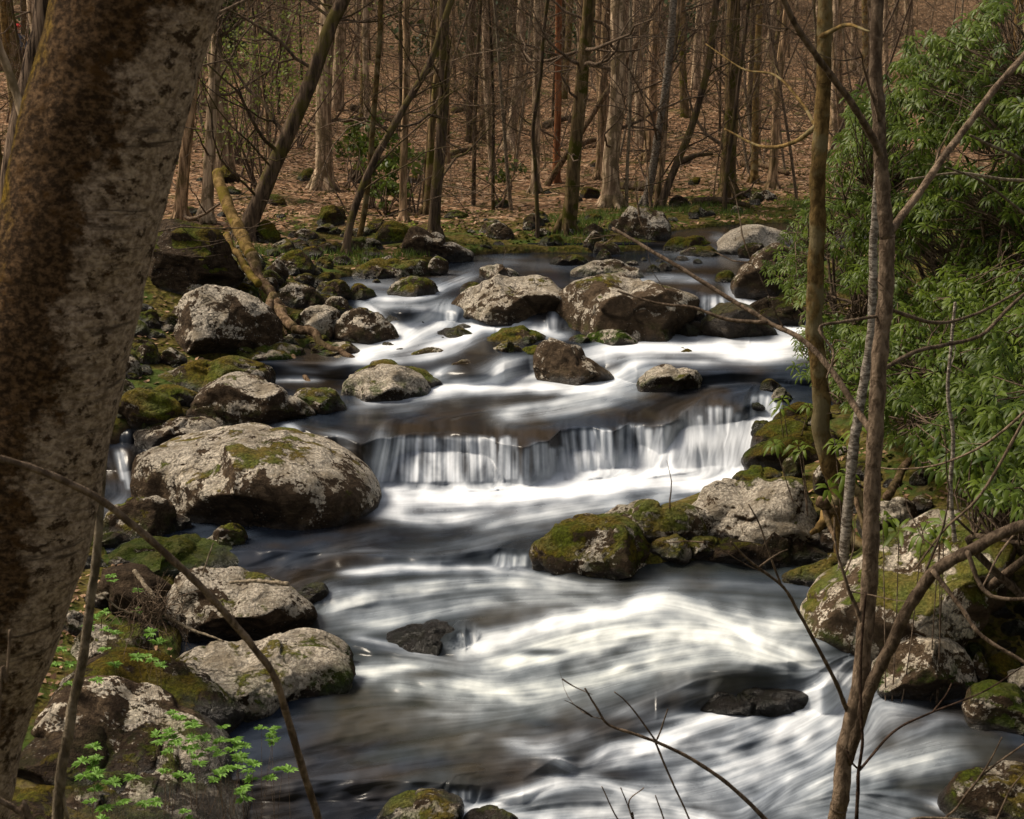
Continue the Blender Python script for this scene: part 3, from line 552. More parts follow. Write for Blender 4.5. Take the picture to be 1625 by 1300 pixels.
    ny, nx = PX.shape; i = np.arange(ny - 1)[:, None] * nx; j = np.arange(nx - 1)[None]
    q = np.stack([i + nx + j, i + nx + j + 1, i + j + 1, i + j], -1).reshape(-1, 4)
    q = q[keep.ravel()[q].all(1)]
    used = np.zeros(nx * ny, bool); used[q.ravel()] = True; remap = np.cumsum(used) - 1
    o = mesh_obj('stream_water', V.reshape(-1, 3)[used], remap[q], M['water'], attrs={'foam': fv.ravel()[used], 'lic': lv_.ravel()[used], 'green': gv.ravel()[used], 'dark': dv.ravel()[used]})
    tag(o, kind='structure')
build_water()

# ------------------------------------------------------------------ rocks
_ico = {}
def ico(n):
    if n not in _ico:
        import bmesh
        bm = bmesh.new(); bmesh.ops.create_icosphere(bm, subdivisions=n, radius=1); bm.verts.ensure_lookup_table()
        _ico[n] = (np.array([v.co[:] for v in bm.verts]), np.array([[v.index for v in f.verts] for f in bm.faces])); bm.free()
    return _ico[n]
def rock(label, top, base, name='boulder', group=None, depth=.8, lift=.22, moss=.0, lich=.0, tone=1., skirt=.5, warm=.3, green=0., wet=0., facet=7, rough=1.15, e=2.7, fwd=.6, planes=(), seed=None, cat='boulder', sub=None, yaw=0., z0=None, D=None):
    top = np.array(top, float); seed = seed if seed is not None else int(top[0, 0] * 7 + base * 3) % 99991
    rng = R0(seed); x0, x1 = top[:, 0].min(), top[:, 0].max(); cx = (x0 + x1) / 2
    fr = hit(cx, base) if z0 is None else at_z(cx, base, z0)
    if D: fr = at_d(cx, base, D)
    wid = (x1 - x0) / F * fr[1] * 1.0; b = wid * .5 * depth; Dc = fr[1] + b * fwd
    cz = fr[2] + lift * (at_d(cx, top[:, 1].min(), Dc)[2] - fr[2])
    O = at_d(top[:, 0], top[:, 1], Dc); C = np.array([at_d(cx, base, Dc)[0], Dc, cz])
    rx_, rz_ = O[:, 0] - C[0], O[:, 2] - C[2]
    phi = np.arctan2(rz_, rx_); r = np.hypot(rx_, rz_); wl = -rx_.min(); wr = rx_.max()
    # close the outline below, tucked in under the waterline
    dn = max(cz - fr[2], 0) + .28 * wid
    phi2 = np.append(phi, [-2.5, -2.0, -math.pi / 2, -1.1, -.6]); r2 = np.append(r, [min(wl, dn / .6), dn * 1.06, dn, dn * 1.06, min(wr, dn / .56)])
    o = np.argsort(phi2); phi2, r2 = phi2[o], r2[o]
    phi2 = np.concatenate([phi2[-3:] - 2 * math.pi, phi2, phi2[:3] + 2 * math.pi]); r2 = np.concatenate([r2[-3:], r2, r2[:3]])
    pw = fr[1]; pix = wid / fr[1] * F
    n = sub or (6 if pix > 150 else 5 if pix > 42 else 4 if pix > 18 else 3)
    V, T = ico(n)
    rho = np.hypot(V[:, 0], V[:, 2]); yy = np.abs(V[:, 1])
    rr = (rho ** e + yy ** e + 1e-9) ** (-1 / e)
    for k in range(facet + 2):
        m = rng.normal(size=3); m[1] = -abs(m[1]) * 1.3 if k % 3 else m[1]; m /= np.linalg.norm(m); dd = rng.uniform(.60, .88) if facet < 6 else rng.uniform(.46, .80)
        c = V @ m; lim = np.where(c > .05, dd / np.maximum(c, .05), 9.)
        keep = np.clip(yy * 2.2, .35, 1) ; lim2 = lim * keep + rr * (1 - keep)
        rr = np.where(lim < rr, lim2 * .93 + rr * .07, rr)
    for (pm, pd) in planes:
        m = np.array(pm, float); m /= np.linalg.norm(m); c = V @ m; lim = np.where(c > .05, pd / np.maximum(c, .05), 9.); rr = np.where(lim < rr, lim * .95 + rr * .05, rr)
    R = np.interp(np.arctan2(V[:, 2], V[:, 0]), phi2, r2)
    if True:
        ph = np.arctan2(V[:, 2], V[:, 0]); R = .5 * R + .25 * np.interp(ph + .06, phi2, r2) + .25 * np.interp(ph - .06, phi2, r2)
    P = np.stack([V[:, 0] * R * rr, V[:, 1] * b * rr, V[:, 2] * R * rr], -1)
    P[:, 1] = np.where(P[:, 1] < 0, P[:, 1] * np.clip(b / max(-P[:, 1].min(), 1e-3), 1., 1.8), P[:, 1])
    zt = O[:, 2].max() - C[2]; P[:, 2] = np.where(P[:, 2] > 0, P[:, 2] * np.clip(zt / max(P[:, 2].max(), 1e-3), .8, 1.9), P[:, 2])
    P[:, 0] = np.where(P[:, 0] > 0, P[:, 0] * np.clip(wr / max(P[:, 0].max(), 1e-3), .8, 1.7), P[:, 0] * np.clip(wl / max(-P[:, 0].min(), 1e-3), .8, 1.7))
    sc = 2.2 / wid; off = rng.rand(3) * 50
    nn = fbm(P * sc + off, seed, 5); rid = 1 - np.abs(fbm(P * sc * 1.7 + off + 9, seed + 5, 4)) * 2
    lay = fbm(np.stack([P[:, 0] * sc * .7, P[:, 1] * sc * .7, P[:, 2] * sc * 4 + P[:, 0] * sc * .8], -1) + off, seed + 3, 3)
    dn_ = V / np.linalg.norm(V, axis=1)[:, None]
    c_ = np.abs(fbm(P * sc * .8 + off + 30, seed + 11, 3)); crk = -.035 * np.exp(-(c_ / .035) ** 2) if n >= 5 else 0
    P = P + dn_ * ((nn * .062 + np.minimum(rid, .6) * .045 - .018 + lay * .04 + crk) * wid * .55 * rough)[:, None]
    if n >= 5: P = P + dn_ * (fbm(P * 11. + off, seed + 8, 3) * .010)[:, None]
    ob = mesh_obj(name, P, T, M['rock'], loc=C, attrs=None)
    tag(ob, label, cat, group)
    for k_, v in dict(moss=moss, lichen=lich, tone=tone, wetz=float(fr[2]), skirt=skirt, warm=warm, green=green, allwet=wet).items(): ob[k_] = float(v)
    return ob

RK = [
 # label, outline, base, params
 ('largest pale lichen boulder on the left beside the foaming plunge pool', [(202,775),(202,745),(212,718),(250,702),(300,694),(350,688),(419,692),(477,700),(527,716),(562,740),(590,766),(600,792),(594,806)], 830, dict(lich=.10, moss=-.10, tone=1.2, green=.0, depth=.85, lift=.42, skirt=.1, facet=4, e=2.6, seed=31, rough=.55)),
 ('flat grey slab resting just behind the largest left boulder', [(205,700),(212,684),(230,672),(258,664),(304,659),(331,664),(350,678),(352,690)], 706, dict(lich=.02, moss=-.25, depth=.8, skirt=0)),
 ('rounded boulder with pale crown and dark base above the largest left boulder', [(296,662),(306,640),(322,620),(345,606),(381,599),(419,607),(458,622),(488,637),(503,654)], 674, dict(lich=.02, moss=-.2, depth=.75, seed=5)),
 ('pale speckled rock under the tip of the forked driftwood branch', [(538,618),(545,606),(565,594),(590,588),(620,584),(650,588),(672,600),(684,618)], 635, dict(lich=.22, moss=-.22, skirt=1., facet=4)),
 ('mossy shouldered rock tucked behind the pale rock at the driftwood tip', [(560,590),(580,578),(631,575),(662,580),(688,594),(708,611)], 617, dict(lich=.05, moss=.02, depth=.7)),
 ('large angular grey boulder with sloping speckled face left of the driftwood', [(250,545),(254,520),(269,498),(285,473),(304,461),(350,453),(377,464),(404,476),(423,491),(442,515),(447,540)], 566, dict(lich=.0, moss=-.42, skirt=0, facet=8, tone=1.05, depth=.8, lift=.3, seed=12, planes=[((.15, -.8, .6), .50), ((-.8, -.6, .1), .55), ((.3, -.7, -.6), .45)])),
 ('tall dark boulder with yellow moss cap behind the big leaning trunk', [(236,440),(246,405),(257,372),(269,349),(303,346),(338,355),(352,374),(362,401),(372,423),(389,446)], 468, dict(lich=-.35, moss=.04, depth=.9, facet=8, tone=.75, lift=.35, planes=[((.1, -1, .1), .6), ((.8, -.6, .2), .6), ((-.1, -.4, .9), .7)])),
 ('long mossy brown boulder with grey right end on left bank', [(236,604),(255,590),(277,581),(335,570),(400,570),(423,580),(432,597)], 620, dict(lich=-.02, moss=.10, depth=.7)),
 ('squat moss sided boulder beside the big leaning trunk above the side channel', [(183,672),(190,636),(203,622),(215,616),(250,619),(277,635),(290,660)], 682, dict(lich=.0, moss=.10)),
 ('low mossy rock wedged between two boulders on the left bank', [(232,628),(250,612),(290,614),(314,634)], 646, dict(lich=-.2, moss=.15)),
 ('small rounded rock at the right foot of the pale crowned boulder', [(466,632),(476,622),(496,618),(527,622),(542,636),(550,648)], 655, dict(lich=.02, moss=.0, skirt=1)),
 ('flat pale topped rock with green moss skirt under the driftwood', [(362,574),(375,558),(396,549),(430,543),(458,542),(485,552),(488,572)], 586, dict(lich=.15, moss=-.1, skirt=1.5)),
 ('smooth dark oval stone beside the driftwood at the side channel', [(504,584),(510,572),(520,567),(554,566),(570,578)], 593, dict(lich=.0, moss=-.2, tone=.8)),
 ('green moss stone with pale cap beneath the bend of the driftwood', [(492,562),(505,550),(521,545),(538,543),(560,551),(575,563)], 573, dict(lich=.1, moss=.05, skirt=1.4)),
 ('wedge shaped pale ridged rock among the piled left stones', [(468,516),(474,497),(490,485),(515,492),(538,508),(553,530)], 544, dict(lich=.1, moss=-.3, facet=8, lift=.35)),
 ('blocky pale rock with dark mossy right end beside upper rapids', [(526,512),(535,496),(558,487),(588,498),(611,517),(633,538)], 549, dict(lich=.08, moss=-.2, facet=8, depth=.7)),
 ('grey and white mottled rock left of the upper cascade', [(434,482),(440,466),(450,457),(481,448),(504,457),(511,470)], 489, dict(lich=.08, moss=-.15, facet=7)),
 ('small moss rimmed stone above the blocky pale rock', [(494,478),(511,466),(529,468),(537,482)], 487, dict(lich=-.1, moss=.1)),
 ('little round pale topped stone touching the blocky pale rock', [(513,488),(520,474),(529,471),(546,476),(556,490)], 499, dict(lich=.14, moss=-.2)),
 ('pointed moss covered stone standing in the upper left shallows', [(552,466),(563,452),(570,449),(585,457),(597,471)], 475, dict(lich=-.3, moss=.2, facet=7)),
 ('smooth humped rock with mossy left tail at upper bend', [(613,463),(625,450),(645,441),(662,438),(685,446),(696,462)], 471, dict(lich=.0, moss=.0, tone=.9)),
 ('tiny oval stone in front of the smooth humped rock', [(645,468),(652,464),(664,464),(672,469)], 472, dict(moss=-.2, tone=.7, name='stone', cat='stone')),
 ('long low mossy bank slab with pale right end at waterline', [(556,436),(580,420),(610,413),(642,409),(677,408),(684,425)], 439, dict(lich=.0, moss=.22, depth=.5)),
 ('small white patched boulder at the end of the mossy bank slab', [(679,430),(684,413),(694,406),(704,412),(712,428)], 437, dict(lich=.15, moss=-.05)),
 ('long grey wedge boulder sloping down to the far left water edge', [(640,372),(646,362),(661,360),(680,371),(707,386),(737,394),(754,402)], 413, dict(lich=.05, moss=-.35, skirt=0, facet=6, depth=.55, lift=.3)),
 ('moss capped boulder behind the long grey wedge', [(594,378),(602,362),(611,354),(638,351),(652,362),(658,376)], 386, dict(lich=-.3, moss=.2)),
 ('large midstream boulder with white sloping top left of centre', [(715,508),(717,490),(729,470),(750,456),(773,446),(798,441),(833,446),(872,455),(890,466),(884,482),(876,500)], 513, dict(lich=.17, moss=-.22, skirt=.2, facet=9, depth=.85, lift=.4, warm=.5, seed=44, planes=[((.3, -.35, .9), .52), ((-.65, -.7, .3), .52), ((.25, -1, -.25), .55)])),
 ('biggest blocky brown boulder in the middle of the upper stream', [(889,530),(882,500),(883,480),(890,466),(903,451),(925,443),(951,440),(1000,441),(1049,449),(1078,460),(1103,472),(1100,494),(1085,512),(1068,524)], 538, dict(lich=-.03, moss=-.15, skirt=.5, facet=5, depth=.8, lift=.45, warm=.8, e=3., seed=9, planes=[((-.05, -1, .05), .66), ((.1, -.25, 1), .72), ((-.9, -.5, .1), .7)])),
 ('brown lumpy rock showing above the white topped midstream boulder', [(759,441),(764,424),(783,420),(800,424),(816,428),(825,441)], 444, dict(lich=-.02, moss=-.2, warm=.6)),
 ('small dark stone at left shoulder of the white topped boulder', [(730,460),(737,449),(748,447),(763,454)], 466, dict(lich=-.2, moss=.0, tone=.8)),
 ('low rock ledge with dark face in the far pool', [(873,420),(878,407),(901,405),(926,406),(934,419)], 421, dict(lich=.0, moss=.05)),
 ('flat pale tan rock at near left of the grassy midstream bar', [(904,432),(926,419),(958,412),(995,417),(1010,428)], 439, dict(lich=.1, moss=-.1, warm=.6, depth=.6)),
 ('lumpy tan rock above the biggest blocky boulder', [(970,437),(985,428),(1000,424),(1015,430),(1021,438)], 442, dict(lich=.08, moss=-.05, warm=.7)),
 ('low wet moss topped rock in foam left of centre', [(688,537),(704,526),(717,521),(732,518),(748,526),(757,536)], 539, dict(lich=-.2, moss=.05, tone=.7, wet=.3)),
 ('lens shaped mossy rock below the white topped boulder', [(768,546),(788,530),(813,521),(840,526),(872,541)], 548, dict(lich=-.12, moss=.06, skirt=.8)),
 ('crumpled dark rock just below the lens shaped mossy rock', [(776,562),(784,549),(801,542),(815,548),(828,551),(832,563)], 567, dict(lich=-.05, moss=.0, facet=8)),
 ('bright moss block squeezed against the leaning dark boulder', [(823,568),(828,552),(842,547),(860,548),(862,565)], 572, dict(lich=-.3, moss=.35, green=.2)),
 ('pointed dark boulder leaning right with one round lichen spot', [(846,590),(849,568),(858,550),(874,540),(890,545),(902,551),(931,568),(955,583),(977,601)], 603, dict(lich=-.10, moss=-.3, skirt=.1, warm=.6, facet=4, lift=.4, fwd=.25, seed=3, planes=[((-.5, -.85, .2), .5), ((.35, -.7, .6), .5)])),
 ('small moss stone at left of the moss skirted stone', [(900,546),(910,536),(924,531),(936,544)], 550, dict(lich=.0, moss=.15, skirt=1.2)),
 ('oval rock with white cap and bright green moss skirt', [(931,540),(937,529),(952,522),(975,521),(1000,530),(1014,541)], 552, dict(lich=.25, moss=-.25, skirt=2.2, green=.6, facet=2)),
 ('flat dark wet rock at left of the water swept hump', [(1069,528),(1076,517),(1095,511),(1117,509),(1125,530)], 535, dict(lich=-.3, moss=-.2, wet=.8, tone=.8)),
 ('dark wet hump with brown moss top beside the right chute', [(1108,520),(1120,503),(1137,487),(1162,481),(1189,488),(1215,508),(1232,528)], 539, dict(lich=-.3, moss=.05, wet=.75, tone=.85, facet=6)),
 ('small grey wedge stone against right end of the biggest blocky boulder', [(1071,507),(1080,490),(1095,486),(1108,491),(1120,501)], 512, dict(lich=.0, moss=-.3)),
 ('thin line of mossy rock breaking the foam above the right pool', [(1030,568),(1046,561),(1078,560),(1105,563),(1127,561),(1142,569)], 573, dict(lich=-.2, moss=.15, tone=.8)),
 ('tiny mossy tipped stone in the foam by the rhododendron', [(1196,577),(1211,571),(1220,567),(1230,576)], 579, dict(lich=-.1, moss=.1, name='stone', cat='stone')),
 ('pale two humped rock beside the right pool above the falls', [(1010,612),(1018,597),(1035,590),(1050,585),(1075,584),(1090,580),(1108,586),(1114,604)], 621, dict(lich=.16, moss=-.12, skirt=.8, warm=.6, facet=6)),
 ('squarish dark mossy stone with a tiny spill beside it', [(709,594),(716,577),(730,571),(742,572),(757,586),(754,600)], 604, dict(lich=-.05, moss=.0, facet=7)),
 ('flat tan stone with moss left end in the middle rapids', [(650,568),(665,556),(682,553),(702,557),(723,572)], 581, dict(lich=.0, moss=.02, warm=.7, depth=.6)),
 ('smooth bare pale boulder at the far right bend', [(1130,397),(1142,384),(1156,370),(1177,360),(1196,357),(1218,360),(1241,366),(1262,382)], 402, dict(lich=.55, moss=-.8, skirt=0, facet=2, rough=.5, tone=1.15)),
 ('big dark speckled boulder on the far bank before the trees', [(972,366),(978,350),(987,337),(1009,328),(1034,332),(1056,343),(1065,357)], 377, dict(lich=.02, moss=-.1, warm=.4)),
 ('mossy hump in front of the far pale boulder', [(1079,404),(1092,393),(1117,389),(1134,396),(1144,404)], 407, dict(lich=-.1, moss=.12)),
 ('dark moss slab at the far little spill', [(1050,396),(1060,382),(1088,375),(1120,380),(1132,392)], 399, dict(lich=-.2, moss=.2, depth=.6)),
 ('brown boulder under rhododendron tips at the far right edge', [(1160,456),(1172,436),(1191,418),(1208,398),(1231,386),(1262,392),(1280,430)], 474, dict(lich=-.1, moss=-.1, warm=.8, facet=8)),
 ('black shaded rock under overhanging rhododendron beside right chute', [(1182,490),(1195,476),(1230,472),(1262,488),(1285,510)], 514, dict(lich=-.4, moss=-.1, tone=.5)),
 ('dark ledge rock right of the narrow side chute', [(1226,670),(1240,650),(1258,642),(1290,640),(1320,655)], 682, dict(lich=-.3, moss=.0, tone=.6)),
 ('upper slab of the two stacked mossy slabs right of the falls', [(1194,706),(1212,682),(1239,668),(1278,671),(1325,684)], 716, dict(lich=-.3, moss=.18, tone=.8)),
 ('lower overhanging slab of the two stacked slabs right of the falls', [(1176,732),(1184,716),(1215,699),(1255,688),(1299,686),(1322,712)], 744, dict(lich=-.2, moss=.10, tone=.65, lift=.45)),
 ('small green mossy rock at the plunge pool right edge', [(1160,764),(1172,751),(1190,744),(1215,745),(1246,757)], 768, dict(lich=-.3, moss=.3)),
 ('upright mossy stone beneath the stacked slabs', [(1242,752),(1249,728),(1262,721),(1273,730),(1277,752)], 762, dict(lich=-.1, moss=.1)),
 ('big pale furrowed rock right of the lower pool', [(1072,845),(1085,822),(1112,798),(1170,775),(1230,764),(1270,755),(1290,763),(1296,795),(1292,825)], 862, dict(lich=.24, moss=-.12, skirt=0, warm=.9, facet=7, depth=.8, lift=.3, seed=15, planes=[((-.15, -.6, .8), .52), ((.1, -.9, -.3), .6)])),
 ('brown mossy rock with white crest at left end of right ledge', [(838,880),(846,860),(870,845),(905,832),(950,826),(1000,832),(1022,850),(1034,875),(1030,895)], 915, dict(lich=.06, moss=.12, warm=.7, depth=.75, lift=.3)),
 ('long low tan rock joining the two right ledge boulders', [(925,838),(960,818),(1000,806),(1050,798),(1110,796),(1130,815)], 856, dict(lich=.15, moss=.05, warm=.8, depth=.6)),
 ('small cracked stone in the gap of the right ledge', [(1030,876),(1042,858),(1062,850),(1085,858),(1096,878)], 895, dict(lich=.08, moss=.05, warm=.7)),
 ('dark green stone at waterline of the right ledge', [(1082,882),(1092,862),(1118,852),(1140,862),(1150,884)], 897, dict(lich=-.1, moss=.1, tone=.8)),
 ('dark undercut ledge beneath the big pale furrowed rock', [(1110,880),(1120,856),(1200,845),(1290,838),(1330,860),(1340,880)], 898, dict(lich=-.3, moss=-.1, tone=.5, depth=.5)),
 ('grey rounded stone with smooth hollow beside the tree roots', [(1298,862),(1306,850),(1322,846),(1345,850),(1360,868)], 878, dict(lich=.0, moss=-.4, tone=.9, skirt=0)),
 ('pale standing stone against the sunlit sapling base', [(1290,770),(1296,745),(1310,733),(1325,745),(1330,772)], 790, dict(lich=.12, moss=-.1, warm=.5)),
 ('grey block behind the nearest sapling among roots', [(1362,830),(1375,800),(1410,792),(1445,800),(1462,830)], 850, dict(lich=.02, moss=-.2)),
 ('huge moss sided boulder with pale veins on the right bank', [(1280,1000),(1284,962),(1300,946),(1330,925),(1372,895),(1415,866),(1470,838),(1540,824),(1590,842),(1612,900),(1600,950),(1570,990),(1545,1012)], 1052, dict(lich=.20, moss=.10, tone=1.45, warm=.9, green=.25, skirt=.9, facet=5, depth=.8, lift=.35, seed=8, planes=[((-.15, -.55, .85), .58), ((.3, -.95, .05), .7)])),
 ('flat moss rock between the water and the huge right boulder', [(1238,918),(1262,902),(1290,894),(1345,884),(1395,884),(1410,900)], 926, dict(lich=.0, moss=.2, depth=.5)),
 ('rounded grey speckled boulder with green moss foot below the huge right boulder', [(1383,1092),(1388,1060),(1402,1032),(1432,1013),(1480,1007),(1518,1018),(1542,1048),(1550,1085)], 1110, dict(lich=.16, moss=-.5, tone=1.3, skirt=2., green=.5, facet=2, depth=.85, warm=.6, lift=.35)),
 ('ribbed green moss rock at the right water edge', [(1533,1132),(1543,1102),(1565,1088),(1600,1092),(1640,1110),(1680,1140)], 1160, dict(lich=.05, moss=.2, green=.6, warm=.5, facet=7)),
 ('cream coloured stone at the right frame edge', [(1598,1090),(1606,1068),(1630,1056),(1670,1066),(1690,1095)], 1108, dict(lich=.5, moss=-.5, warm=1., facet=3)),
 ('yellow mossy cobble right of the speckled boulder', [(1563,1072),(1570,1048),(1588,1038),(1610,1044),(1620,1070)], 1088, dict(lich=-.1, moss=.2, warm=.8)),
 ('narrow upright stone touching the speckled boulder', [(1540,1075),(1543,1045),(1553,1034),(1566,1048),(1570,1075)], 1090, dict(lich=.0, moss=.1, warm=.6)),
 ('dark mossy rock at the bottom right corner', [(1496,1285),(1512,1255),(1540,1238),(1590,1231),(1650,1240),(1710,1280)], 1318, dict(lich=-.02, moss=.06, tone=.8)),
 ('small brown rock at the bottom edge left of centre', [(598,1300),(620,1278),(655,1265),(700,1261),(728,1268),(737,1290)], 1312, dict(lich=.02, moss=.05, tone=.9)),
 ('sliver of rock cut by the bottom edge beside the brown one', [(735,1302),(760,1291),(790,1288),(825,1300)], 1318, dict(lich=-.1, moss=.05, tone=.8)),
 ('brown mossy boulder left under the overhang of the largest boulder', [(160,838),(172,812),(195,800),(230,789),(262,792),(278,812),(281,838)], 857, dict(lich=.04, moss=.10)),
 ('small pyramid stone in the dark eddy', [(318,870),(335,848),(352,836),(368,833),(388,842),(391,860)], 877, dict(lich=-.08, moss=.05, facet=8)),
 ('low rock covered in bright green moss at the eddy', [(160,892),(180,866),(215,857),(262,860),(310,874),(358,884),(389,893)], 908, dict(lich=-.05, moss=.3, green=.5, depth=.8)),
 ('striped undercut boulder with white ridge on the lower left', [(262,960),(275,925),(298,908),(340,913),(385,922),(432,934),(472,954),(499,980),(492,1000)], 1024, dict(lich=.12, moss=-.12, lift=.45, facet=8, depth=.7, skirt=0, planes=[((-.05, -.5, .85), .5), ((0, -.8, -.6), .45)])),
 ('flat pale streaked rock with mossy right end on the lower left', [(232,1078),(255,1052),(290,1036),(340,1022),(400,1020),(470,1027),(530,1042),(564,1070),(556,1088)], 1124, dict(lich=.20, moss=-.16, tone=1.1, green=.15, depth=.8, skirt=1., planes=[((-.05, -.4, .9), .5)])),
 ('dark grey rock beside the twig tangle', [(150,960),(160,915),(200,898),(232,908),(262,925),(286,955)], 985, dict(lich=-.15, moss=-.2, facet=8, tone=.85)),
 ('grey layered block below the twig tangle', [(112,1045),(125,1008),(155,990),(200,992),(236,1014),(244,1045)], 1064, dict(lich=.02, moss=-.05, facet=8, tone=1., planes=[((.1, -.4, .9), .5), ((.1, -1, 0), .7)])),
 ('brown mossy slab at the top of the layered bedrock on the lower left', [(85,1095),(135,1060),(210,1064),(290,1090),(345,1116),(382,1148)], 1168, dict(lich=-.2, moss=.06, tone=.9, facet=4, planes=[((.3,-.5,.85),.42)], depth=.9, e=3.4, lift=.1, rough=.8, warm=.1)),
 ('smooth grey slab sloping to the water in the layered bedrock lower left', [(60,1135),(105,1100),(190,1116),(270,1150),(330,1184),(362,1214)], 1226, dict(lich=-.14, moss=-.5, tone=1.3, facet=3, planes=[((.3,-.5,.85),.4)], depth=.9, e=3.4, lift=.1, rough=.8, warm=.1)),
 ('dark slab edge between the grey slab and the lower seedlings', [(30,1195),(90,1160),(180,1182),(260,1212),(325,1242)], 1256, dict(lich=-.3, moss=-.1, tone=.7, facet=5, planes=[((.3,-.5,.85),.4)], depth=.9, e=3.4, lift=.1, rough=.8, warm=.1)),
 ('low streaked slab beneath the main clump of seedlings', [(15,1245),(90,1216),(180,1230),(280,1254),(350,1280),(388,1305)], 1304, dict(lich=-.1, moss=-.15, tone=1.0, facet=4, planes=[((.3,-.5,.85),.4)], depth=.9, e=3.4, lift=.1, rough=.8, warm=.1)),
 ('lowest bedrock slab in the bottom left corner', [(-60,1300),(10,1262),(100,1262),(200,1284),(300,1310)], 1350, dict(lich=-.1, moss=.0, tone=.9, facet=4, planes=[((.3,-.5,.85),.4)], depth=.9, e=3.4, lift=.1, rough=.8, warm=.1)),
 ('black wet rock with a thread of water at left margin', [(470,958),(478,936),(495,926),(512,928),(522,946)], 962, dict(lich=-.4, moss=.0, wet=.7, tone=.7)),
 ('dark rounded hump with water sheeting over it upstream left', [(604,518),(615,505),(630,498),(648,496),(662,503),(674,516)], 521, dict(lich=-.5, moss=-.4, wet=1., tone=.6)),
 ('dark wet rock with spill beside it showing through the middle of the lower rapids', [(604,1022),(632,1004),(668,995),(704,990),(728,1004),(736,1022)], 1032, dict(lich=-.9, moss=-.7, wet=1., tone=.32, facet=9, depth=.6)),
 ('dark submerged ledge under the last chute at lower right', [(1050,1124),(1100,1110),(1165,1096),(1215,1088),(1262,1090),(1285,1100)], 1124, dict(lich=-.9, moss=-.6, wet=1., tone=.3, facet=9, depth=.4, lift=-.1)),
 ('dark wet shoulder of rock at the left end of the falls', [(530,725),(545,700),(570,690),(592,694),(600,715)], 752, dict(lich=-.5, moss=-.3, wet=1., tone=.5, rough=.7)),
 ('leaf strewn grey stone by the far little tree', [(430,300+96),(440,384),(455,380),(468,392)], 402, dict(lich=-.05, moss=.05)),
 ('mossy boulder behind the leaning tree on the left slope', [(405,378),(412,356),(428,350),(440,365),(446,380)], 386, dict(lich=-.3, moss=.2)),
 ('pale headed stone above the mottled rock on left bank', [(412,455),(420,443),(432,440),(440,452),(443,462)], 466, dict(lich=.12, moss=-.2)),
 ('jagged grey stone on the mossy left shore', [(424,440),(432,420),(440,412),(452,424),(458,440)], 448, dict(lich=.03, moss=-.1, facet=9)),
 ('domed mossy stone above the mottled rock', [(445,428),(460,402),(478,395),(492,408),(500,430)], 436, dict(lich=.0, moss=.12)),
 ('rounded boulder of two on the slope behind the little trees', [(503,345),(508,328),(520,325),(540,335),(548,352)], 358, dict(lich=-.3, moss=.2, tone=.8)),
 ('sandy triangular stone on the far shore', [(941,402),(948,385),(960,383),(985,400)], 404, dict(lich=.0, moss=.05, warm=1.)),
 ('pointed grey stone behind the sandy triangular stone', [(925,392),(934,375),(943,366),(952,372),(954,390)], 396, dict(lich=.05, moss=-.3)),
 ('brown humped stone of the far shore pile', [(771,372),(778,358),(790,354),(806,360),(815,376)], 380, dict(lich=-.1, moss=-.1)),
 ('long mossy log shaped rock at the foot of the far slope', [(1092,292),(1100,282),(1112,281),(1110,290)], 293, dict(lich=-.3, moss=.2)),
]
for (lb, top, base, kw) in RK: rock(lb, top, base, **kw)

def scatter_rocks(n, px, py, size, label, group, seed, name='stone', cat='stone', **kw):
    rng = R0(seed)
    for i in range(n):
        x = rng.uniform(*px); y = rng.uniform(*py); w = rng.uniform(*size); h = w * rng.uniform(.35, .62)
        top = [(x - w / 2, y - h * .15), (x - w * .36, y - h * .75), (x - w * .1, y - h * rng.uniform(.95, 1.1)), (x + w * .2, y - h * rng.uniform(.7, 1.05)), (x + w * .42, y - h * .5), (x + w / 2, y - h * .1)]
        k = dict(moss=rng.uniform(-.15, .2), lich=rng.uniform(-.2, .12), tone=rng.uniform(.65, 1.), facet=rng.randint(6, 11), warm=rng.uniform(0, .7)); k.update(kw)
        rock(label, top, y, name=name, cat=cat, group=group, seed=seed * 100 + i, **k)
scatter_rocks(58, (380, 620), (370, 455), (14, 46), 'one of the mossy stones crowding the upper left shore', 'mossy stones of the upper left shore', 1, name='rock', cat='rock')
scatter_rocks(26, (730, 1000), (350, 396), (12, 38), 'one of the small stones piled on the far shore', 'stones piled on the far shore', 2)
scatter_rocks(16, (1060, 1260), (305, 352), (12, 34), 'one of the mossy stones beyond the far bend', 'mossy stones beyond the far bend', 3)
scatter_rocks(64, (200, 545), (455, 600), (16, 56), 'one of the stones filling gaps in the left bank pile', 'stones between the left bank boulders', 4, name='rock', cat='rock')
scatter_rocks(30, (165, 380), (560, 690), (20, 60), 'one of the brown stones by the left side channel', 'stones by the left side channel', 5, name='rock', cat='rock')
scatter_rocks(10, (850, 1110), (402, 440), (10, 26), 'one of the low stones of the midstream bar', 'low stones of the midstream bar', 6)
scatter_rocks(22, (1270, 1480), (690, 880), (22, 60), 'one of the stones among roots under the rhododendron', 'stones among roots on the right bank', 7, tone=.75)
scatter_rocks(24, (1480, 1700), (960, 1120), (18, 60), 'one of the pebbly stones on the right shore', 'pebbly stones on the right shore', 8)
scatter_rocks(12, (1200, 1330), (600, 700), (16, 40), 'one of the dark stones beside the narrow side chute', 'dark stones beside the side chute', 9, tone=.6)
scatter_rocks(24, (110, 330), (840, 1030), (18, 70), 'one of the broken stones around the twig tangle', 'broken stones around the twig tangle', 10, tone=.8, moss=-.1)
scatter_rocks(14, (60, 380), (1090, 1300), (24, 70), 'one of the loose stones on the lower left slabs', 'loose stones on the lower left slabs', 11, tone=.8)
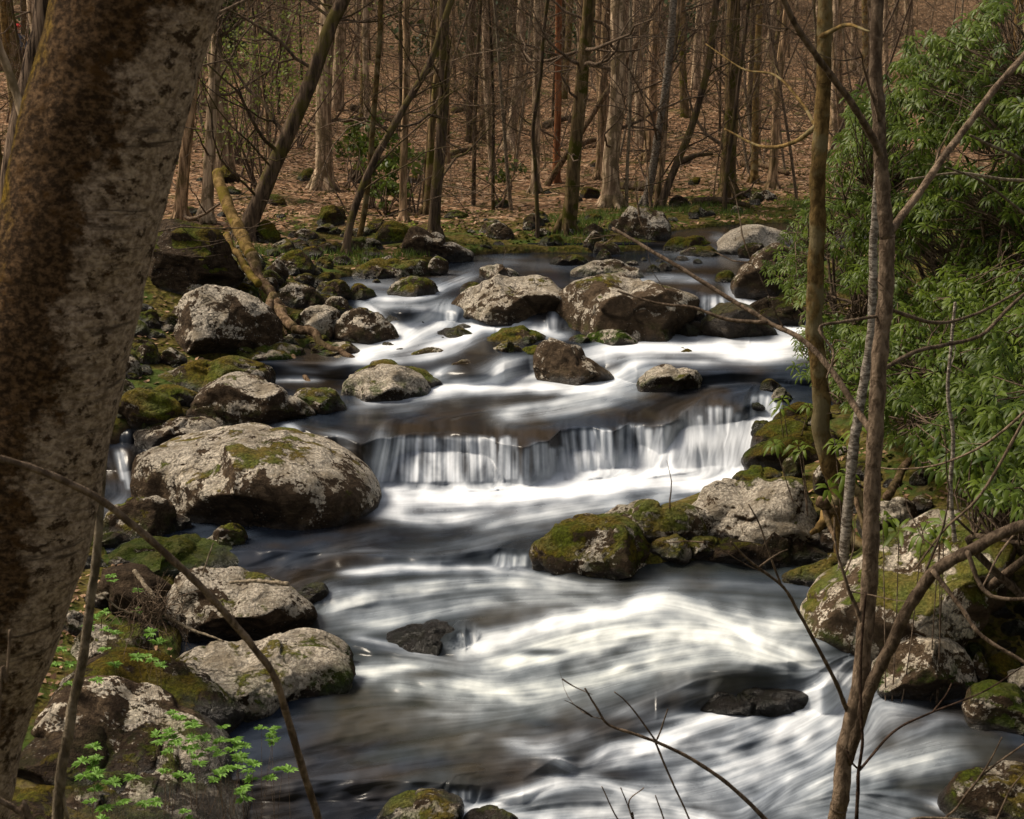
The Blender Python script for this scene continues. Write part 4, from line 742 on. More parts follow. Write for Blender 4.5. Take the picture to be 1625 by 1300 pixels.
scatter_rocks(24, (300, 1000), (262, 352), (14, 44), 'one of the mossy rocks on the leafy left slope', 'mossy rocks on the leafy left slope', 12, moss=.18, lich=-.2, tone=.75)
scatter_rocks(10, (1150, 1330), (395, 500), (20, 50), 'one of the brown stones under the rhododendron edge', 'stones under the rhododendron edge', 13, tone=.7)
scatter_rocks(10, (590, 860), (505, 580), (10, 26), 'one of the wet stones just breaking the upper foam', 'wet stones in the upper foam', 14, wet=.8, tone=.7)

# ------------------------------------------------------------------ trees
def limbs(tb, start, dirv, length, r, rng, depth, n_sub=4, seg=5, droop=0., wig=.22):
    n = 7 if depth else 5; p = np.array(start, float); d = np.array(dirv, float); d /= np.linalg.norm(d); pts = [p.copy()]
    for i in range(n):
        d = d + rng.normal(size=3) * wig + np.array([0, 0, .06 - droop]); d /= np.linalg.norm(d); p = p + d * length / n; pts.append(p.copy())
    pts = np.array(pts); rad = r * np.linspace(1, .25, n + 1)
    tb.add(pts, rad, seg if r > .012 else 4 if r > .006 else 3, cap=False)
    if depth > 0:
        for k in range(n_sub):
            i = rng.randint(1, n + 1); dd = pts[i] - pts[i - 1]; dd /= np.linalg.norm(dd)
            nd = dd + rng.normal(size=3) * .75; limbs(tb, pts[i], nd, length * rng.uniform(.35, .65), max(rad[i] * .6, .0035), rng, depth - 1, n_sub, seg, droop, wig)
def tree(label, pix, w, mat='bark', top_ext=7., nb=9, blen=1.8, base_d=None, group=None, name='bare_tree', cat='tree', flare=1.35, seg=12, taper=.65, bstart=.25, moss_root=False, btwig=None, z_sink=.25, sub=4, bd=1, seed=None):
    """pix: trunk centre line from base up, in photo pixels; all in one vertical plane at the base's distance"""
    b = hit(*pix[0]) if base_d is None else at_d(pix[0][0], pix[0][1], base_d)
    D = b[1]; rng = R0(seed if seed is not None else int(pix[0][0] * 13 + pix[0][1]) % 9999)
    P = [at_d(x, y, D) for x, y in pix]; P[0] = b - np.array([0, 0, 0.])
    P = np.array(P); P[:, 1] += np.linspace(0, rng.uniform(-.3, .3) * (D > 14), len(P))
    r = w / F * D / 2
    d = P[-1] - P[-2]; d = d / np.linalg.norm(d); d[2] = max(d[2], .75); d /= np.linalg.norm(d)
    for k in range(3): P = np.vstack([P, P[-1] + d * top_ext / 3 + rng.normal(size=3) * .12])
    P = np.vstack([P[0] - np.array([0, 0, z_sink]), P])
    H = P[-1, 2] - P[0, 2]; n = max(14, int(H / .3)); C = spline(P, n)
    t = np.linspace(0, 1, n); rad = r * (1 - (1 - taper) * t ** 1.0) ; rad[-3:] *= [.8, .5, .2]
    hh = (C[:, 2] - b[2]); rad *= 1 + (flare - 1) * np.exp(-np.maximum(hh, 0) / (r * 2.2))
    C += (fbm(np.stack([t * H * .5, t * 0, t * 0 + rng.rand() * 99], -1), 3, 3) * r * .5)[:, None] * np.array([1, .3, 0])
    e = empty(name, b, label, cat, group)
    tb = Tubes(); tb.add(C, rad, seg, .12, rng.randint(999)); 
    if flare > 1.2:
        for a in np.arange(0, 6.28, 1.25) + rng.rand():
            u = np.array([math.cos(a), math.sin(a), 0]); tb.add(spline([b + u * r * .3 + [0, 0, r * 2.2], b + u * r * 1.3 + [0, 0, r * .5], b + u * r * 2.6 + [0, 0, -.12]], 6), [r * .55, r * .55, r * .5, r * .42, r * .3, r * .15], 6, .1)
    tb.build('trunk', M[mat], e)
    if nb:
        bb = Tubes()
        for k in range(nb):
            i = rng.randint(int(n * bstart), n - 2); a = rng.uniform(0, 6.28); dv = np.array([math.cos(a), math.sin(a) * .8, rng.uniform(-.1, .9)])
            limbs(bb, C[i], dv, blen * rng.uniform(.5, 1.3), max(rad[i] * rng.uniform(.14, .34), .006), rng, bd, sub)
        bb.build('branches', M[btwig or mat], e)
    return e

HT = [
 ('straight grey trunk just right of the big leaning foreground trunk', [(326,352),(334,200),(343,60),(346,-20)], 20, 'bark_pale'),
 ('grey trunk half hidden by the big foreground trunk edge', [(288,350),(300,200),(318,40)], 20, 'bark'),
 ('thick brown trunk leaning right behind the golden mossy log', [(390,382),(415,315),(450,225),(490,130),(518,50),(540,0)], 27, 'bark_dark'),
 ('broad straight grey trunk left of centre on the slope', [(511,302),(514,200),(517,90),(520,-10)], 27, 'bark_pale'),
 ('slim dark trunk leaning over water with long side limb', [(549,405),(560,340),(590,262),(640,172),(680,100),(712,10)], 13, 'bark_dark'),
 ('slim yellowish trunk next to the leaning slim dark trunk', [(568,392),(582,320),(592,200),(603,60),(606,-10)], 10, 'bark_gold'),
 ('slender grey trunk behind the long grey wedge boulder', [(640,352),(642,200),(645,60),(647,-10)], 13, 'bark'),
 ('dark brown trunk at the far left waterline by the wedge boulder', [(690,378),(697,260),(705,120),(709,-10)], 19, 'bark_dark'),
 ('mossy thinner twin of the dark brown waterline trunk', [(676,340),(684,220),(694,100),(700,-10)], 12, 'bark_moss'),
 ('narrow trunk with mossy foot high on the middle slope', [(765,222),(770,120),(777,-10)], 15, 'bark'),
 ('narrow brown trunk just left of the mossy footed one', [(744,226),(746,120),(750,-10)], 11, 'bark_dark'),
 ('pale leaning trunk with dark base on the middle slope', [(808,238),(822,140),(832,-10)], 17, 'bark_pale'),
 ('straight pale trunk above the midstream bar at picture middle', [(850,304),(850,150),(852,-10)], 14, 'bark_pale'),
 ('thin dark crooked sapling in front of the straight pale middle trunk', [(853,378),(850,270),(846,205),(858,120),(866,20)], 7, 'bark_dark'),
 ('bare reddish dead trunk in the middle of the woods', [(882,290),(884,200),(886,100),(888,-10)], 12, 'bark_red'),
 ('mossy trunk with tangled roots on the far shore', [(898,368),(908,270),(922,130),(935,-10)], 23, 'bark_moss'),
 ('light brown pole leaning across the mossy rooted trunk', [(868,296),(905,235),(960,150),(1000,85),(1040,10)], 10, 'log'),
 ('tall smooth grey trunk right of the picture middle', [(970,328),(974,200),(979,80),(982,-10)], 27, 'bark_pale'),
 ('grey trunk just behind left of the tall smooth one', [(952,285),(956,150),(962,-10)], 15, 'bark'),
 ('white flecked leaning trunk behind the big dark far boulder', [(1024,328),(1042,225),(1056,130),(1068,-10)], 14, 'bark_birch'),
 ('grey brown trunk uphill behind the white flecked leaning trunk', [(1030,256),(1035,120),(1040,-10)], 18, 'bark'),
 ('dark slim trunk curving right beside the white flecked one', [(1048,332),(1064,285),(1090,225),(1108,170),(1128,95),(1142,-10)], 13, 'bark_dark'),
 ('brown trunk of the forked pair beside the curving dark trunk', [(1043,330),(1052,250),(1058,150),(1076,40),(1080,-10)], 11, 'bark'),
 ('stout moss footed tree above the far pale boulder', [(1156,318),(1160,220),(1163,100),(1166,-10)], 25, 'bark_moss'),
 ('slim tan trunk right of the stout moss footed tree', [(1196,290),(1200,150),(1206,-10)], 12, 'bark_gold'),
 ('grey trunk left of the sunlit foreground sapling', [(1226,300),(1235,150),(1250,-10)], 15, 'bark'),
 ('deeply furrowed large trunk at the left frame edge', [(-14,560),(12,420),(38,240),(62,80),(72,-20)], 50, 'bark_furrow'),
 ('furrowed brown trunk between the edge trunk and the big leaning trunk', [(60,520),(82,300),(100,120),(106,-20)], 30, 'bark_furrow'),
]
for (lb, px_, w, m) in HT:
    big = w > 40 or 'furrowed brown' in lb
    tree(lb, px_, w, m, nb=(6 if big else 14), flare=1.15 if w < 12 or 'pole' in lb else 1.4, btwig='twig' if m != 'bark_dark' else 'bark_dark', base_d=(11. if w == 50 else 12.5 if 'furrowed brown' in lb else None), bstart=.2, blen=2.2, sub=4, bd=2 if w < 25 else 1)

def copy_tree(o, loc, rz, sc, label=None, group=None):
    c = o.copy(); COL.objects.link(c); c.location = tuple(loc); c.rotation_euler = (0, 0, rz); c.scale = (sc, sc, sc)
    if label: c['label'] = label
    if group: c['group'] = group
    for ch in list(o.children):
        d = ch.copy(); COL.objects.link(d); d.parent = c
    return c
def proto(seed, r, H, mat, nb, lean=.04, blen=2.6, label='', group='', bd=2, bs=.25, z=-50):
    rng = R0(seed); e = empty('bare_sapling' if 'sapling' in label else 'bare_tree', (0, 0, 0), label, 'sapling' if 'sapling' in label else 'tree', group)
    P = [np.array([0, 0, -.4])]; d = np.array([rng.normal() * lean, rng.normal() * lean, 1.])
    for k in range(7): d = d + np.array([rng.normal() * .03, rng.normal() * .03, 0]); P.append(P[-1] + d * H / 7)
    C = spline(P, 30); t = np.linspace(0, 1, 30); rad = r * (1 - .6 * t) * (1 + .5 * np.exp(-t * H / (r * 3))); rad[-3:] *= [.8, .5, .2]
    tb = Tubes(); tb.add(C, rad, 10, .12, seed); tb.build('trunk', M[mat], e)
    bb = Tubes()
    for k in range(nb):
        i = rng.randint(int(30 * bs), 28); a = rng.uniform(0, 6.28)
        limbs(bb, C[i], np.array([math.cos(a), math.sin(a), rng.uniform(-.1, 1.)]), blen * rng.uniform(.5, 1.3), max(rad[i] * rng.uniform(.12, .3), .008), rng, bd, 4)
    bb.build('branches', M['twig'] if mat != 'bark_dark' else M['bark_dark'], e)
    return e
LB = 'bare grey brown tree among the crowd on the wooded hillside'; GB = 'bare trees crowded on the wooded hillside'
kinds = [('bark', .15), ('bark_pale', .16), ('bark_dark', .10), ('bark_gold', .12), ('bark_pale', .12), ('bark_moss', .13), ('bark', .18), ('bark', .08), ('bark_pale', .20), ('bark_pale', .10)]
protos = [proto(60 + i, r, 17 + i % 4, m, 22, label=LB, group=GB, bs=.12) for i, (m, r) in enumerate(kinds)]
LS = 'thin leafless sapling in the hillside underbrush'; GS = 'thin saplings of the hillside underbrush'
sprot = [proto(90 + i, .028 + .01 * (i % 3), 5.5 + i, ['bark', 'twig_pale', 'bark_dark', 'twig'][i], 26, lean=.16, blen=1.3, label=LS, group=GS, bs=.1, bd=2) for i in range(4)]
rng = R0(77); placed = []
hero_x = [(h[1][0][0], h[2]) for h in HT]
cnt = 0; tries = 0
while cnt < 262 and tries < 6000:
    tries += 1
    y = 31 + 95 * rng.rand() ** .95; x = rng.uniform(-1, 1) * (y * .40 + 2)
    z = float(terrain(np.array([x]), np.array([y]))[0]); a, b = proj(x, y, z)
    if y < 40 and any(abs(a - hx) < 16 for hx, _ in hero_x): continue
    if any((x - q[0]) ** 2 + (y - q[1]) ** 2 < .8 for q in placed): continue
    placed.append((x, y)); p = protos[cnt % len(protos)]
    if cnt < len(protos): p.location = (x, y, z); p.rotation_euler = (0, 0, rng.uniform(0, 6.28))
    else: copy_tree(p, (x, y, z), rng.uniform(0, 6.28), rng.uniform(.75, 1.2))
    cnt += 1
for i in range(130):
    y = 25.5 + 50 * rng.rand() ** 1.3; x = rng.uniform(-1, 1) * (y * .38 + 1); z = float(terrain(np.array([x]), np.array([y]))[0]); d, ins = seg_dist(np.array([x]), np.array([y]), PW)
    if ins[0]: y += 6; z = float(terrain(np.array([x]), np.array([y]))[0])
    p = sprot[i % 4]
    if i < 4: p.location = (x, y, z)
    else: copy_tree(p, (x, y, z), rng.uniform(0, 6.28), rng.uniform(.6, 1.2))

# leaf clouds ------------------------------------------------------
def leaf_quads(C, size, rng, flat=.6):
    n = len(C); d = rng.normal(size=(n, 3)); d /= np.linalg.norm(d, axis=1)[:, None]; u = np.cross(d, rng.normal(size=(n, 3))); u /= np.linalg.norm(u, axis=1)[:, None]
    s = size * rng.uniform(.6, 1.3, (n, 1)); w = s * flat
    V = np.stack([C - d * s * .5, C + u * w * .5, C + d * s * .5, C - u * w * .5], 1).reshape(-1, 3)
    return V, np.arange(n * 4).reshape(-1, 4), np.repeat(rng.rand(n), 4)
def leafy(label, pix, D, spread, n, size, mat, name, cat, group=None, stems=10, seed=1, bark='twig'):
    rng = R0(seed); base = None; g = hit(pix[0], min(pix[1] + 200, 700)) if D is None else None
    c = at_d(pix[0], pix[1], D); bx, by = c[0], c[1]; bz = float(terrain(np.array([bx]), np.array([by]))[0])
    e = empty(name, (bx, by, bz), label, cat, group); tb = Tubes(); cs = []
    for k in range(stems):
        tgt = c + rng.normal(size=3) * np.array(spread) * .8; st = np.array([bx, by, bz]) + rng.normal(size=3) * [.1, .1, 0]
        mid = (st + tgt) / 2 + rng.normal(size=3) * .12; L_ = spline([st, mid, tgt], 8); tb.add(L_, np.linspace(.022, .005, 8), 5, cap=False)
        for q in range(3): cs.append(L_[-1] + rng.normal(size=3) * np.array(spread) * .25)
    tb.build('stems', M[bark], e)
    cs = np.array(cs); C = cs[rng.randint(len(cs), size=n)] + rng.normal(size=(n, 3)) * np.array(spread) * .28
    V, Q, T = leaf_quads(C, size, rng); mesh_obj('leaves', V - np.array(e.location), Q, M[mat], e, smooth=False, attrs={'tint': T})
leafy('young tree with fresh yellow green leaves left of the leaning brown trunk', (405, 95), 27, (.9, .6, .75), 1500, .075, 'spring', 'leafing_sapling', 'tree', seed=2, stems=16)
leafy('fainter leafing sapling high beside the straight grey trunk', (370, 60), 34, (1., .6, .8), 900, .075, 'spring', 'leafing_sapling', 'tree', seed=3, stems=10)
leafy('small leafing sapling above the slope right of the leaning trunk', (470, 110), 38, (.9, .5, .6), 500, .08, 'spring', 'leafing_sapling', 'tree', seed=4, stems=8)
leafy('dark green evergreen sapling beyond the slim leaning trunk', (590, 225), 26, (.30, .3, .20), 420, .11, 'rhodo', 'evergreen_shrub', 'shrub', seed=5)
leafy('green evergreen shrub with drooping leaves between the slim trunks', (645, 255), 25.5, (.34, .3, .18), 360, .11, 'rhodo', 'evergreen_shrub', 'shrub', seed=6)
leafy('low evergreen shrub on the slope above the moss capped boulder', (612, 305), 25, (.22, .2, .18), 400, .1, 'rhodo', 'evergreen_shrub', 'shrub', seed=7)
leafy('small leafy seedling left of the middle pale trunk', (800, 265), 27, (.25, .2, .15), 120, .11, 'rhodo', 'evergreen_shrub', 'shrub', seed=8, stems=4)
leafy('low green shrub in the brown leaves beside the middle trunks', (560, 215), 30, (.25, .2, .25), 300, .12, 'rhodo', 'evergreen_shrub', 'shrub', seed=18, stems=6)
for i, (px_, py_, D, s, lb) in enumerate([(870, 60, 70, 3.2, 'distant dark evergreen showing between trunks near the top middle'), (1085, 40, 78, 3.2, 'distant dark evergreen right of the tall smooth trunk'), (1000, 25, 90, 3.0, 'distant hazy evergreen behind the tall smooth trunk'), (700, 25, 85, 2.2, 'distant evergreen behind the waterline trunks'),
     (215, 40, 60, 2.5, 'distant evergreen beyond the big foreground trunk')]):
    leafy(lb, (px_, py_), D, (s, 1.5, s * .9), 5000, .34, 'ever', 'evergreen_tree', 'tree', seed=30 + i, stems=16)

# rhododendron thicket ------------------------------------------------
def rhodo_mesh(C, A, rng, size):
    """whorls of long drooping leaves: C centres, A axes"""
    Vs, Ts = [], []; Qs = []; n0 = 0
    for c, ax in zip(C, A):
        ax = ax / np.linalg.norm(ax); u = np.cross(ax, [.3, .5, .8]); u /= np.linalg.norm(u); v = np.cross(ax, u); k = rng.randint(5, 10); tw = rng.rand(); droop = rng.uniform(.15, 1.35)
        for j in range(k):
            a = j * 6.283 / k + rng.rand() * .4; d = u * math.cos(a) + v * math.sin(a); L_ = size * rng.uniform(.75, 1.2); w = L_ * rng.uniform(.10, .14)
            d0 = d * (1 - droop * .55) + ax * (.25 - droop * .15); d0 /= np.linalg.norm(d0)
            p0 = c + d0 * .012; dn = np.array([0, 0, -1.]); d1 = d0 + dn * (.35 + droop * .8); d1 /= np.linalg.norm(d1); d2 = d1 + dn * (.3 + droop * .5); d2 /= np.linalg.norm(d2)
            s = np.cross(d0, ax); s /= np.linalg.norm(s) + 1e-9
            nrm = np.cross(s, d1); p1 = p0 + d0 * L_ * .35; p2 = p1 + d1 * L_ * .38; p3 = p2 + d2 * L_ * .27
            fold = nrm * w * .28
            Vs += [p0, p1 + s * w - fold, p1, p1 - s * w - fold, p2 + s * w * .85 - fold, p2, p2 - s * w * .85 - fold, p3]
            b = n0; Qs += [[b, b + 1, b + 2, b + 2], [b, b + 2, b + 3, b + 3], [b + 1, b + 4, b + 5, b + 2], [b + 2, b + 5, b + 6, b + 3], [b + 4, b + 7, b + 5, b + 5], [b + 5, b + 7, b + 6, b + 6]]
            n0 += 8; t = min(1, max(0, tw * .6 + rng.rand() * .4)); Ts += [t] * 8
    Qs = np.array(Qs); tri = Qs[:, 2] == Qs[:, 3]
    return np.array(Vs), [Qs[~tri], Qs[tri][:, :3]], Ts
RP = np.array([(1190, 430), (1235, 385), (1262, 345), (1318, 250), (1345, 150), (1400, 130), (1440, 60), (1520, 40), (1560, 0), (1620, -60), (1800, -60), (1850, 860), (1700, 820), (1580, 800), (1480, 745), (1400, 690), (1340, 640), (1310, 640), (1262, 600), (1255, 560), (1275, 500), (1235, 455)], float)
def rhodo_depth(px, py): return np.interp(py, [0, 400, 600, 850], [14.5, 15.5, 12.5, 9.6]) - np.clip((px - 1350) / 300, -0.5, 1) * 2.6 + np.clip((1330 - px) / 100, 0, 1.2) * .8
SEEDS = [(1250, 410, 'rhododendron sprays reaching out over the far water', .105), (1400, 240, 'tall rhododendron behind the upper fork of the nearest sapling', .13), (1540, 140, 'rhododendron crown at the upper right corner', .13), (1310, 470, 'rhododendron behind the sunlit sapling beside the white chute', .115),
         (1540, 360, 'dense rhododendron filling the right edge at mid height', .135), (1440, 520, 'rhododendron directly behind the middle of the nearest sapling', .13), (1580, 600, 'lower right rhododendron with long glossy leaves', .14), (1290, 570, 'low rhododendron sprigs hanging over the right pool', .105), (1430, 690, 'rhododendron skirt above the tangled roots', .125), (1600, 780, 'rhododendron nearest the huge mossy boulder', .13)]
rng = R0(404); nW = 6400; wx = rng.uniform(1190, 1850, nW * 4); wy = rng.uniform(-60, 900, nW * 4)
_, ins = seg_dist(wx, wy, RP); edge = seg_dist(wx, wy, RP)[0]
gap = fbm2(wx / 60, wy / 60, 5, 3); ok = ins & (gap > -.34) & (rng.rand(len(wx)) < np.clip(edge / 60 + .35, 0, 1)) & (rng.rand(len(wx)) < np.where(wx > 1650, .4, 1.))
wx, wy = wx[ok][:nW], wy[ok][:nW]
D_ = rhodo_depth(wx, wy) + rng.uniform(-1.0, 1.6, len(wx)) + fbm2(wx / 45, wy / 45, 8, 2) * 1.0
WP = at_d(wx, wy, D_)
gz = terrain(WP[:, 0], WP[:, 1]); okz = WP[:, 2] > gz + .12; WP = WP[okz]; wx, wy = wx[okz], wy[okz]
own = np.argmin(np.array([(wx - s[0]) ** 2 + ((wy - s[1]) * 1.1) ** 2 for s in SEEDS]), 0)
for i, s in enumerate(SEEDS):
    C = WP[own == i]
    if not len(C): continue
    rg = R0(500 + i); ctr = C.mean(0); bx, by = ctr[0] + .5, ctr[1] + .4; bz = float(terrain(np.array([bx]), np.array([by]))[0]) - .05
    e = empty('rhododendron', (bx, by, bz), s[2], 'shrub', 'rhododendrons on the right bank')
    tb = Tubes(); fork = []
    for k in range(9):
        tgt = C[rg.randint(len(C))]; st = np.array([bx, by, bz]) + rg.normal(size=3) * [.3, .3, 0]; tgt = st * .25 + tgt * .75
        mid = (st + tgt) / 2 + rg.normal(size=3) * .25; S_ = spline([st, mid, tgt], 10); tb.add(S_, np.linspace(.035, .012, 10), 6, .1); fork.append(S_[3:])
    fork = np.concatenate(fork)
    for c in C[::2]:
        f = fork[np.argmin(((fork - c) ** 2).sum(1))]
        if np.linalg.norm(f - c) < 3: tb.add(spline([f, (f + c) / 2 + rg.normal(size=3) * .08, c], 6), np.linspace(.009, .004, 6), 4, cap=False)
    tb.build('stems', M['twig'], e)
    A = np.tile([0, 0, 1.], (len(C), 1)) + rg.normal(size=(len(C), 3)) * .6 + np.array([-.35, -.35, 0])
    V, Q, T = rhodo_mesh(C, A, rg, s[3] * .86); mesh_obj('leaves', V - np.array(e.location), Q, M['rhodo'], e, attrs={'tint': T})

# ------------------------------------------------------------------ foreground trees and branches
def fore(label, parts, name='sapling', cat='tree', mat='twig', D=4.5, ground=True, seed=1, twigs=0, group=None, twmat=None, buds=0):
    """parts: (name, pixel polyline, depths or depth, width0 px, width1 px)"""
    rng = R0(seed); first = parts[0]
    def world(p):
        pl = p[1]; Ds = p[2] if isinstance(p[2], (list, tuple)) else [p[2], p[2]]
        dd = np.interp(np.linspace(0, 1, len(pl)), np.linspace(0, 1, len(Ds)), Ds)
        return np.array([at_d(x, y, d) for (x, y), d in zip(pl, dd)]), dd
    W0, d0 = world(first); b = W0[0].copy()
    if ground:
        gz = float(terrain(b[:1], b[1:2])[0]); dirv = W0[0] - W0[1]; t = max((b[2] - gz), 0) ; foot = np.array([b[0] + dirv[0] / (abs(dirv[2]) + 1e-6) * min(t, .8) * .6, b[1], gz - .15]); 
        if b[2] > gz: b = foot + [0, 0, .15]
    e = empty(name, b, label, cat, group); groups = {}
    for k, p in enumerate(parts):
        W, dd = world(p)
        if k == 0 and ground and W[0][2] > b[2]: W = np.vstack([b - [0, 0, .15], W]); dd = np.append(dd[0], dd)
        n = max(10, len(W) * 7); C = spline(W, n); r0, r1 = p[3] / F * dd[0] / 2, p[4] / F * dd[-1] / 2
        rad = np.linspace(r0, r1, n); rad = rad * (1 + .06 * np.sin(np.arange(n) * 1.7 + k)); rough = .1 if p[3] > 9 else .05
        cw = np.stack([fbm2(np.linspace(0, len(W) * 1.2, n), np.zeros(n) + q * 7 + k, seed, 3) for q in range(3)], -1) * r0 * .5
        C = C + cw * np.sin(np.linspace(0, math.pi, n))[:, None]
        tb = groups.setdefault((p[0], k), Tubes()); tb.add(C, rad, 14 if p[3] > 14 else 8, rough, seed + k)
        for q in range(int(twigs * len(W) / 5)):
            i = rng.randint(n // 3, n); dv = (C[min(i, n - 1)] - C[i - 1]); dv /= np.linalg.norm(dv) + 1e-9
            limbs(tb, C[i], dv + rng.normal(size=3) * .6, rng.uniform(.12, .5), max(rad[i] * .35, .0016), rng, 1, 2, 4, 0., .15)
    for (nm, k), tb in groups.items():
        tb.build(nm, M[twmat or mat] if nm != 'trunk' else M[mat], e)
    return e
# big leaning trunk
b = at_d(40, 1300, 3.0); gz = float(terrain(b[:1], b[1:2])[0])
e = empty('leaning_tree', (b[0] - .12, b[1], gz), 'huge leaning trunk with moss and pale peeling bark filling the left foreground', 'tree')
ctr = [((-62 + 40) / 2 - 60, 1480), (-14, 1300), (40, 1080), (78, 900), (98, 760), (115, 600), (146, 400), (180, 230), (214, 60), (232, -60)]; wd = [240, 190, 215, 240, 240, 232, 240, 248, 250, 250]
ctr = [(-140, 1480), (-95, 1300), (-50, 1110), (0, 960), (32, 820), (68, 640), (103, 450), (145, 280), (197, 80), (230, -60)]
wd = [200, 212, 218, 228, 234, 242, 244, 240, 242, 242]
W_ = np.array([at_d(x, y, 3.0) for x, y in ctr]); C = spline(W_, 120); rr = np.interp(np.linspace(0, 1, 120), np.linspace(0, 1, 10), wd) / F * 3.0 / 2
g_end = C[0] + (C[0] - C[4]) * 3; C = np.vstack([[C[0][0] - .1, C[0][1], gz - .2], C, C[-1] + [.12, .02, .8], C[-1] + [.3, .05, 2.2]]); rr = np.concatenate([[rr[0] * 1.3], rr, [rr[-1] * .95, rr[-1] * .8]])
tb = Tubes(); tb.add(C, rr, 96, .05, 5)
V = tb.V[0]; nn = fbm(V * 6, 4, 5) * .012 + fbm(V * [28, 28, 14], 6, 4) * .0045
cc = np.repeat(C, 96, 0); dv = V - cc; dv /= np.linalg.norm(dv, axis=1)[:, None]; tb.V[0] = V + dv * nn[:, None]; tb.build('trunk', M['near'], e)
bb = Tubes(); rg = R0(3)
for k in range(7): limbs(bb, C[-1 - k % 2], np.array([rg.normal(), rg.normal(), 1.2]), 2.5, .05, rg, 2, 4)
bb.build('branches', M['bark'], e)

fore('nearest forked sapling rising from the bottom edge right of centre', [
  ('trunk', [(1325, 1330), (1332, 1270), (1345, 1190), (1368, 1060), (1381, 920), (1388, 760), (1396, 600), (1404, 480), (1408, 372)], 4.3, 31, 25),
  ('branch', [(1343, 1210), (1372, 1120), (1402, 1048), (1440, 975), (1482, 908), (1540, 872), (1600, 842), (1700, 812)], [4.3, 4.1], 22, 19),
  ('branch', [(1408, 378), (1398, 280), (1393, 180), (1393, 60), (1395, -80)], 4.3, 24, 18),
  ('branch', [(1410, 372), (1440, 330), (1490, 262), (1530, 205), (1580, 140), (1650, 60)], [4.3, 4.6], 13, 10),
  ('branch', [(1402, 255), (1376, 205), (1342, 150), (1300, 95), (1262, 40), (1235, -20)], [4.3, 4.], 12, 9),
  ('branch', [(1386, 690), (1360, 650), (1318, 585), (1270, 538), (1218, 512), (1160, 475), (1080, 425), (1020, 390), (972, 362)], [4.3, 4.9], 12, 5),
  ('branch', [(1218, 512), (1160, 508), (1100, 488), (1040, 480), (980, 462)], [4.55, 4.7], 7, 3),
  ('branch', [(1395, 590), (1450, 560), (1500, 548), (1560, 530), (1610, 480), (1660, 440)], [4.3, 4.7], 8, 5),
  ('branch', [(1405, 500), (1340, 510), (1300, 520), (1322, 560), (1312, 600)], [4.3, 4.1], 6, 3),
  ('branch', [(1408, 490), (1480, 512), (1540, 502), (1620, 462)], [4.3, 4.8], 7, 4),
  ('branch', [(1345, 1130), (1320, 1070), (1272, 980), (1240, 930), (1190, 890), (1160, 860)], [4.3, 4.], 8, 3),
  ('branch', [(1240, 930), (1222, 880), (1206, 835), (1188, 800)], [4.05, 4.], 4, 2),
  ('branch', [(1205, 900), (1232, 880), (1250, 872)], [4., 4.], 4, 2),
  ('branch', [(1480, 905), (1520, 960), (1560, 1010), (1640, 1060)], [4.15, 4.], 9, 6),
  ('branch', [(1535, 875), (1560, 935), (1600, 950), (1680, 946)], [4.1, 4.], 9, 6)], D=4.3, mat='twig', twmat='twig', seed=5, twigs=1.2)
fore('thin bare shoot beside the base of the nearest sapling', [
  ('stem', [(1358, 1320), (1362, 1230), (1368, 1170), (1366, 1050), (1374, 940)], 3.9, 8, 4), ('twig', [(1364, 1222), (1420, 1160), (1480, 1130), (1560, 1098), (1620, 1060)], [3.9, 4.1], 5, 2), ('twig', [(1364, 1222), (1352, 1210), (1344, 1190)], 3.9, 4, 3),
  ('twig', [(1480, 1130), (1500, 1105), (1510, 1085)], 4., 3, 2)], D=3.9, mat='twig_dark', seed=8, name='bare_shoot', cat='shoot')
fore('bare twig arching up from the bottom edge over white water', [
  ('stem', [(1290, 1380), (1215, 1302), (1150, 1240), (1080, 1195), (1010, 1165), (965, 1150), (945, 1120), (928, 1092)], 3.6, 10, 3), ('twig', [(1040, 1175), (1000, 1120), (975, 1098)], 3.6, 3.5, 2), ('twig', [(1040, 1180), (1052, 1150), (1060, 1125)], 3.6, 3.5, 2),
  ('twig', [(1040, 1178), (1062, 1230), (1085, 1280), (1110, 1340)], 3.6, 4, 3)], D=3.6, mat='twig', seed=9, name='bare_shoot', cat='shoot', twigs=.8)
fore('small clump of bare twigs poking up at the bottom middle', [('stem', [(1010, 1340), (1000, 1290), (985, 1250)], 3.6, 3.5, 2), ('twig', [(1005, 1340), (975, 1290), (955, 1248)], 3.6, 3.5, 2), ('twig', [(1070, 1345), (1050, 1290), (1040, 1262)], 3.6, 3.5, 2), ('twig', [(1015, 1330), (998, 1275), (1022, 1250)], 3.6, 3, 2)], D=3.6, mat='twig', seed=10, name='bare_shoot', cat='shoot')
fore('thin bare shoots crossing the bottom right water', [('stem', [(1480, 1345), (1520, 1280), (1560, 1230), (1640, 1170)], 3.7, 5, 3), ('twig', [(1540, 1255), (1570, 1210), (1590, 1170)], 3.7, 4, 2), ('twig', [(1560, 1350), (1600, 1260), (1630, 1220)], 3.7, 4, 2), ('twig', [(1400, 1330), (1450, 1300), (1530, 1302), (1640, 1310)], 3.4, 6, 4)], D=3.7, mat='twig', seed=11, name='bare_shoot', cat='shoot', twigs=.8)
